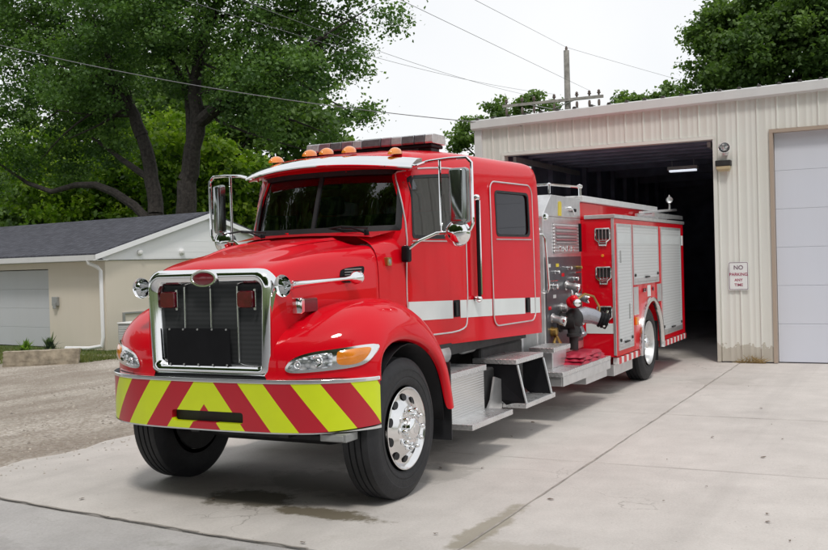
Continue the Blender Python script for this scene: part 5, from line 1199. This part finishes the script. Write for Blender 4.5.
# running board
for s in (1, -1):
    X = lambda a, b: (min(a*s, b*s), max(a*s, b*s))
    mb = MB(); a, b = X(.70, 1.285); mb.bb(a, b, 3.46, 5.30, .515, .565); rb = mb.build('running_board', 'diamond', T, smooth=False, bevel=.006)
    mb = MB(); a, b = X(1.262, 1.28); mb.bb(a, b, 3.48, 5.30, .41, .514); a, b = X(.72, 1.26); mb.bb(a, b, 3.48, 3.50, .41, .514); mb.build('board_skirt', 'alu', rb, smooth=False, bevel=.004)
    mb = MB(); a, b = X(.75, 1.255); mb.bb(a, b, 4.38, 5.22, .32, .50); mb.build('under_box', 'alu', rb, smooth=False, bevel=.008)
    mb = MB(); a, b = X(.80, 1.10); mb.bb(a, b, 3.72, 4.30, .745, .80); mb.build('raised_step', 'diamond', rb, smooth=False, bevel=.006)
    mb = MB(); a, b = X(.82, 1.06); mb.bb(a, b, 3.78, 4.26, .567, .743); mb.build('step_riser', 'alu', rb, smooth=False, bevel=.006)
# intake valve with large elbow
mb = MB(); mb.lathe((.80, 4.80, 1.02), (1, 0, 0), [(0, .13), (.03, .13), (.035, .10), (.14, .10), (.16, .11), (.22, .11)], 24); mb.sphere((.98, 4.82, 1.05), (.115, .115, .13)); mb.lathe((.98, 4.80, .98), (0, 0, -1), [(0, .075), (.10, .07), (.11, .085), (.14, .085), (.15, .055), (.30, .05)], 18); iv = mb.build('intake_valve', 'chassis', pump, ang=50)
mb = MB(); mb.sphere((1.0, 4.74, 1.255), (.085, .085, .075)); mb.lathe((1.02, 4.70, 1.29), (.5, -.8, .2), [(0, .05), (.05, .045), (.07, .02)], 14); mb.build('valve_bonnet', 'red', iv, ang=50)
mb = MB(); mb.lathe((.98, 4.76, 1.32), (0, 0, 1), [(0, .015), (.03, .018), (.06, .018), (.08, .008)], 12); mb.build('valve_knob', 'chrome', iv)
mb = MB(); mb.lathe((1.07, 4.66, 1.25), (.7, -.7, 0), [(0, .045), (.01, .05), (.03, .045), (.035, .0)], 18); mb.build('relief_cap', 'chrome', iv)
mb = MB(); mb.tube([(1.0, 4.9, 1.28), (1.05, 5.05, 1.34), (1.1, 5.25, 1.30), (1.12, 5.42, 1.16), (1.08, 5.5, 1.0)], .014, 8); mb.build('valve_lever', 'brass', iv)
mb = MB(); mb.tube([(1.0, 4.93, 1.08), (1.06, 4.99, 1.09), (1.14, 5.05, 1.07), (1.22, 5.09, 1.03)], [.09, .10, .092, .08], 22); mb.lathe((1.0, 4.96, .93), (.6, -.3, -1), [(0, .05), (.08, .045), (.09, .055), (.11, .05), (.115, 0)], 16); el_ = mb.build('elbow', 'elbow_paint', iv, ang=60)
mb = MB(); mb.lathe((1.21, 5.085, 1.035), (.9, .42, -.35), [(0, .09), (.01, .10), (.03, .10), (.032, .09), (.045, .09), (.047, .10), (.07, .10), (.072, .09), (.085, .09), (.087, .10), (.11, .098), (.112, .07), (.09, .05)], 26); mb.build('elbow_cap', 'black', el_, ang=40)
for a in (30, 150, 270):
    q = Vector((1.27, 5.11, 1.01)); d = Vector((.9, .42, -.35)).normalized(); u = d.cross(Vector((0, 0, 1))).normalized(); w = d.cross(u); p = q+(u*cos(radians(a))+w*sin(radians(a)))*.10
    mb = MB(); mb.tube([p, p+(p-q).normalized()*.03], .014, 8); mb.build('cap_lug', 'chrome', el_)
# ---------------- rear body
BX = 1.232
mb = MB(); mb.bb(-BX, BX, 5.76, 9.93, .50, 2.27); body = mb.build('body', 'red', T, smooth=False)
cs = []
for s in (1, -1):
    c = MB(); c.lathe((.55*s, 7.58, .50), (s, 0, 0), [(0, .64), (1, .64)], 48); cs.append(c.build('cutter', 'black', None))
cut(body, cs)
for s in (1, -1):
    X = lambda a, b: (min(a*s, b*s), max(a*s, b*s))
    def slab(nm, y0, y1, z0, z1, x0, x1, mat, par=body, bev=.004, **k):
        mb = MB(); a, b = X(x0, x1); mb.bb(a, b, y0, y1, z0, z1); return mb.build(nm, mat, par, smooth=False, bevel=bev, **k)
    for (y0, y1, z0, z1) in ((5.89, 6.56, .60, 2.18), (6.70, 8.10, 1.42, 2.18), (8.34, 9.66, .60, 2.18)):
        fr = MB(); L1 = [(BX*s+.012*s, y, z) for y, z in rr2(y0-.04, y1+.04, z0-.03, z1+.03, .01, 2)]; L2 = [(BX*s+.012*s, y, z) for y, z in rr2(y0, y1, z0, z1, .008, 2)]; L0 = [(BX*s-.002*s, y, z) for _, y, z in L1]; L3 = [(BX*s-.002*s, y, z) for _, y, z in L2]
        fr.loft([L0, L1, L2, L3], True, False); f_ = fr.build('door_frame', 'alu', body, smooth=False)
        sh_ = slab('roller_door', y0, y1, z0+.05, z1, BX+.0005, BX+.006, 'roller', body, 0)
        slab('bottom_bar', y0+.01, y1-.01, z0+.002, z0+.048, BX+.001, BX+.016, 'alu', sh_)
        slab('bar_latch', (y0+y1)/2-.10, (y0+y1)/2+.10, z0+.055, z0+.075, BX+.01, BX+.035, 'chassis', sh_)
        slab('stripe', y0+.002, y1-.002, 1.95, 2.07, BX+.0065, BX+.0085, 'decal_pale', sh_, 0)
        for yy in (y0+.05, y1-.05):
            mb = MB(); mb.lathe(((BX+.01)*s, yy, z0+.10), (s, 0, 0), [(0, .022), (.015, .02), (.02, 0)], 10); mb.build('bumper_stop', 'chassis', sh_)
    slab('door_label', 6.0, 6.06, 1.70, 1.86, BX+.007, BX+.009, 'steel_grey', body, 0); slab('door_label', 6.40, 6.46, .95, 1.15, BX+.007, BX+.009, 'steel_grey', body, 0)
    # gauge panel and lamps over the wheel
    slab('wheel_panel', 6.66, 6.92, .98, 1.36, BX+.001, BX+.006, 'alu', body); slab('wheel_panel', 8.02, 8.28, 1.10, 1.36, BX+.001, BX+.010, 'alu', body)
    slab('side_marker', 6.70, 6.82, .84, .95, BX+.001, BX+.03, 'amber', body, .006); slab('filler_door', 7.42, 7.60, 1.20, 1.36, BX+.001, BX+.012, 'decal_white', body)
    for yy in (7.2, 7.3, 7.75):
        mb = MB(); mb.lathe((BX*s, yy, 1.30), (s, 0, 0), [(0, .03), (.02, .028), (.025, 0)], 12); mb.build('round_marker', 'red_lens', body)
    # polished fenderette round the wheel
    mb = MB(); rings = []
    for d in range(-8, 189, 7):
        a = radians(d); c_, s_ = cos(a), sin(a); rings.append([((BX+x)*s, 7.58+r*c_, .50+r*s_) for x, r in ((-.02, .625), (.035, .625), (.05, .632), (.052, .66), (.045, .685), (.004, .69), (-.02, .69))])
    mb.loft(rings, True, True); mb.build('fenderette', 'polished', body, ang=50)
    # rub rail with reflective checks
    slab('rub_rail', 5.80, 6.86, .40, .485, BX-.06, BX+.012, 'rail', body); slab('rub_rail', 8.30, 9.95, .40, .485, BX-.06, BX+.012, 'rail', body)
    slab('lower_box', 5.80, 6.72, .25, .395, .80, 1.18, 'alu', body); slab('rear_flap', 8.14, 8.155, .22, 1.0, .72, 1.2, 'rubber', body, 0)
    # trim along the top of the body
    slab('top_trim', 5.74, 9.96, 2.275, 2.325, .85, BX+.022, 'alu', body, .006)
    slab('corner_trim', 5.745, 5.758, .52, 2.27, BX-.03, BX+.006, 'alu', body, .003)
    slab('rear_marker', 9.72, 9.86, 1.93, 2.09, BX+.001, BX+.012, 'decal_white', body)
    # folding steps on the front face
    for z in (2.045, 1.55, 1.045):
        x0 = 1.09; P = lambda a, b, y=5.745: ((x0+a)*s, y, z+b)
        mb = MB(); L = [P(-.088, .10), P(.088, .10), P(.095, .09), P(.095, -.035), P(.05, -.07), P(.045, -.115), P(-.045, -.115), P(-.05, -.07), P(-.095, -.035), P(-.095, .09), P(-.088, .10)]
        mb.tube(L, .012, 8, cap=False)
        for a in (-.045, 0, .045): mb.tube([P(a, .10), P(a, -.045)], .009, 6)
        for b in (-.05, -.075, -.10): mb.tube([P(-.05, b), P(.05, b)], .008, 6)
        fsn = mb.build('folding_step', 'polished', body)
        mb = MB(); mb.prism([P(-.08, .09, 5.757), P(.08, .09, 5.757), P(.08, -.03, 5.757), P(-.08, -.03, 5.757)], (0, -.004, 0)); mb.build('step_plate', 'chassis', fsn, smooth=False)
    mb = MB(); a, b = X(.84, 1.20); mb.bb(a, b, 5.752, 5.757, .80, .93); mb.build('front_stripe', 'decal_white', body, smooth=False)
    mb = MB(); mb.lathe((1.08*s, 5.76, 1.80), (0, -1, 0), [(0, .02), (.008, .018), (.01, 0)], 12); mb.build('reflector', 'amber', body)
# hose bed walls and ladder rail
mb = MB(); mb.bb(-.80, .80, 5.77, 9.85, 2.276, 2.50); hb_ = mb.build('hose_bed', 'red', T, smooth=False, bevel=.01)
mb = MB()
for s in (1, -1): mb.bb(min(.76*s, .84*s), max(.76*s, .84*s), 5.76, 9.87, 2.503, 2.585)
mb.bb(-.76, .76, 5.76, 5.84, 2.503, 2.585); mb.build('bed_rail', 'white_trim', hb_, smooth=False, bevel=.01)
mb = MB(); mb.bb(.86, .90, 8.3, 10.3, 2.37, 2.43); mb.bb(1.12, 1.16, 8.3, 10.3, 2.37, 2.43)
for k in range(7): mb.tube([(.88, 8.45+k*.3, 2.40), (1.14, 8.45+k*.3, 2.40)], .014, 6)
mb.build('ladder', 'alu', hb_, smooth=False)
mb = MB(); mb.loft([[(.88+a, y, 2.46+b+(y-8.8)*.05) for a, b in rrect(.035, .02, .008, 2)] for y in (8.6, 11.0)], True, True); arm = mb.build('boom_arm', 'white_trim', hb_, smooth=False)
mb = MB(); mb.tube([(.90, 10.5, 2.56), (.90, 10.5, 2.66)], .018, 8); mb.lathe((.90, 10.5, 2.72), (.3, -1, .1), [(-.05, .02), (-.03, .055), (.03, .06), (.045, .05), (.04, .04)], 18); mb.lathe((.90, 10.5, 2.77), (0, 0, 1), [(0, .03), (.03, .015), (.05, .0)], 10); mb.build('scene_lamp', 'alu', arm)

# ================================================================== loose things
# folded red cover on the running board
def cloth(name, label, cat, cx, cy, z, w, l, h, mat, layers=4):
    mb = MB()
    for q in range(layers):
        nx_, ny_ = 16, 26; f = 1-q*.05; rows = []; ph = random.random()*6
        for i in range(ny_+1):
            row = []
            for j in range(nx_+1):
                u, v = j/nx_*2-1, i/ny_*2-1; e = max(abs(u), abs(v)); edge_ = max(0, 1-((e-.82)/.18)**2) if e > .82 else 1
                zz = z + q*h/layers + h/layers*edge_*(.8+.35*sin(u*2.6+ph+v*2)*cos(v*3.5+ph)) ; row.append((cx+u*w/2*f+.012*sin(v*9+ph), cy+v*l/2*f+.012*sin(u*7+ph*2), zz))
            rows.append(row)
        mb.loft(rows, False, False)
    o = mb.build(name, mat, ang=50); return tag(o, label, cat)
cloth('folded_cover', 'folded red vinyl cover lying on the running board under the intake valve', 'cover', 1.10, 4.66, .566, .33, .98, .115, 'hose_red', 3)
# scraps of dead leaf on the concrete
SPK = [(1.00, 2.64), (1.07, 3.03), (.91, 3.51), (.98, 1.03), (1.32, 1.15), (2.09, 7.03), (2.64, 7.07), (2.87, 3.20), (3.45, 2.38), (3.76, .23), (3.73, .43), (3.94, -.18), (2.22, .32), (1.83, -.83), (-.20, -.58), (-2.25, .94), (-2.51, .74), (1.12, -1.33), (3.2, 1.1), (3.0, .55), (3.3, 4.1), (3.05, 5.2), (-1.6, .1), (2.7, 2.0), (3.5, 3.3), (1.5, 6.3), (-1.2, -.95)]
for i, (x, y) in enumerate(SPK):
    mb = MB(); n = 7; r = random.uniform(.010, .026); k0 = random.random()*6
    mb.add([(r*cos(2*pi*j/n)*random.uniform(.5, 1.3), r*.6*sin(2*pi*j/n)*random.uniform(.5, 1.3), .004+random.random()*.010) for j in range(n)]+[(0, 0, .012)], [(j, (j+1) % n, n) for j in range(n)])
    o = mb.build('dead_leaf', 'scrap', smooth=False); o.location = (x, y, .002); o.rotation_euler.z = k0; tag(o, 'small dark scrap of dead leaf lying on the concrete drive', 'leaf', 'dark leaf scraps on the concrete')
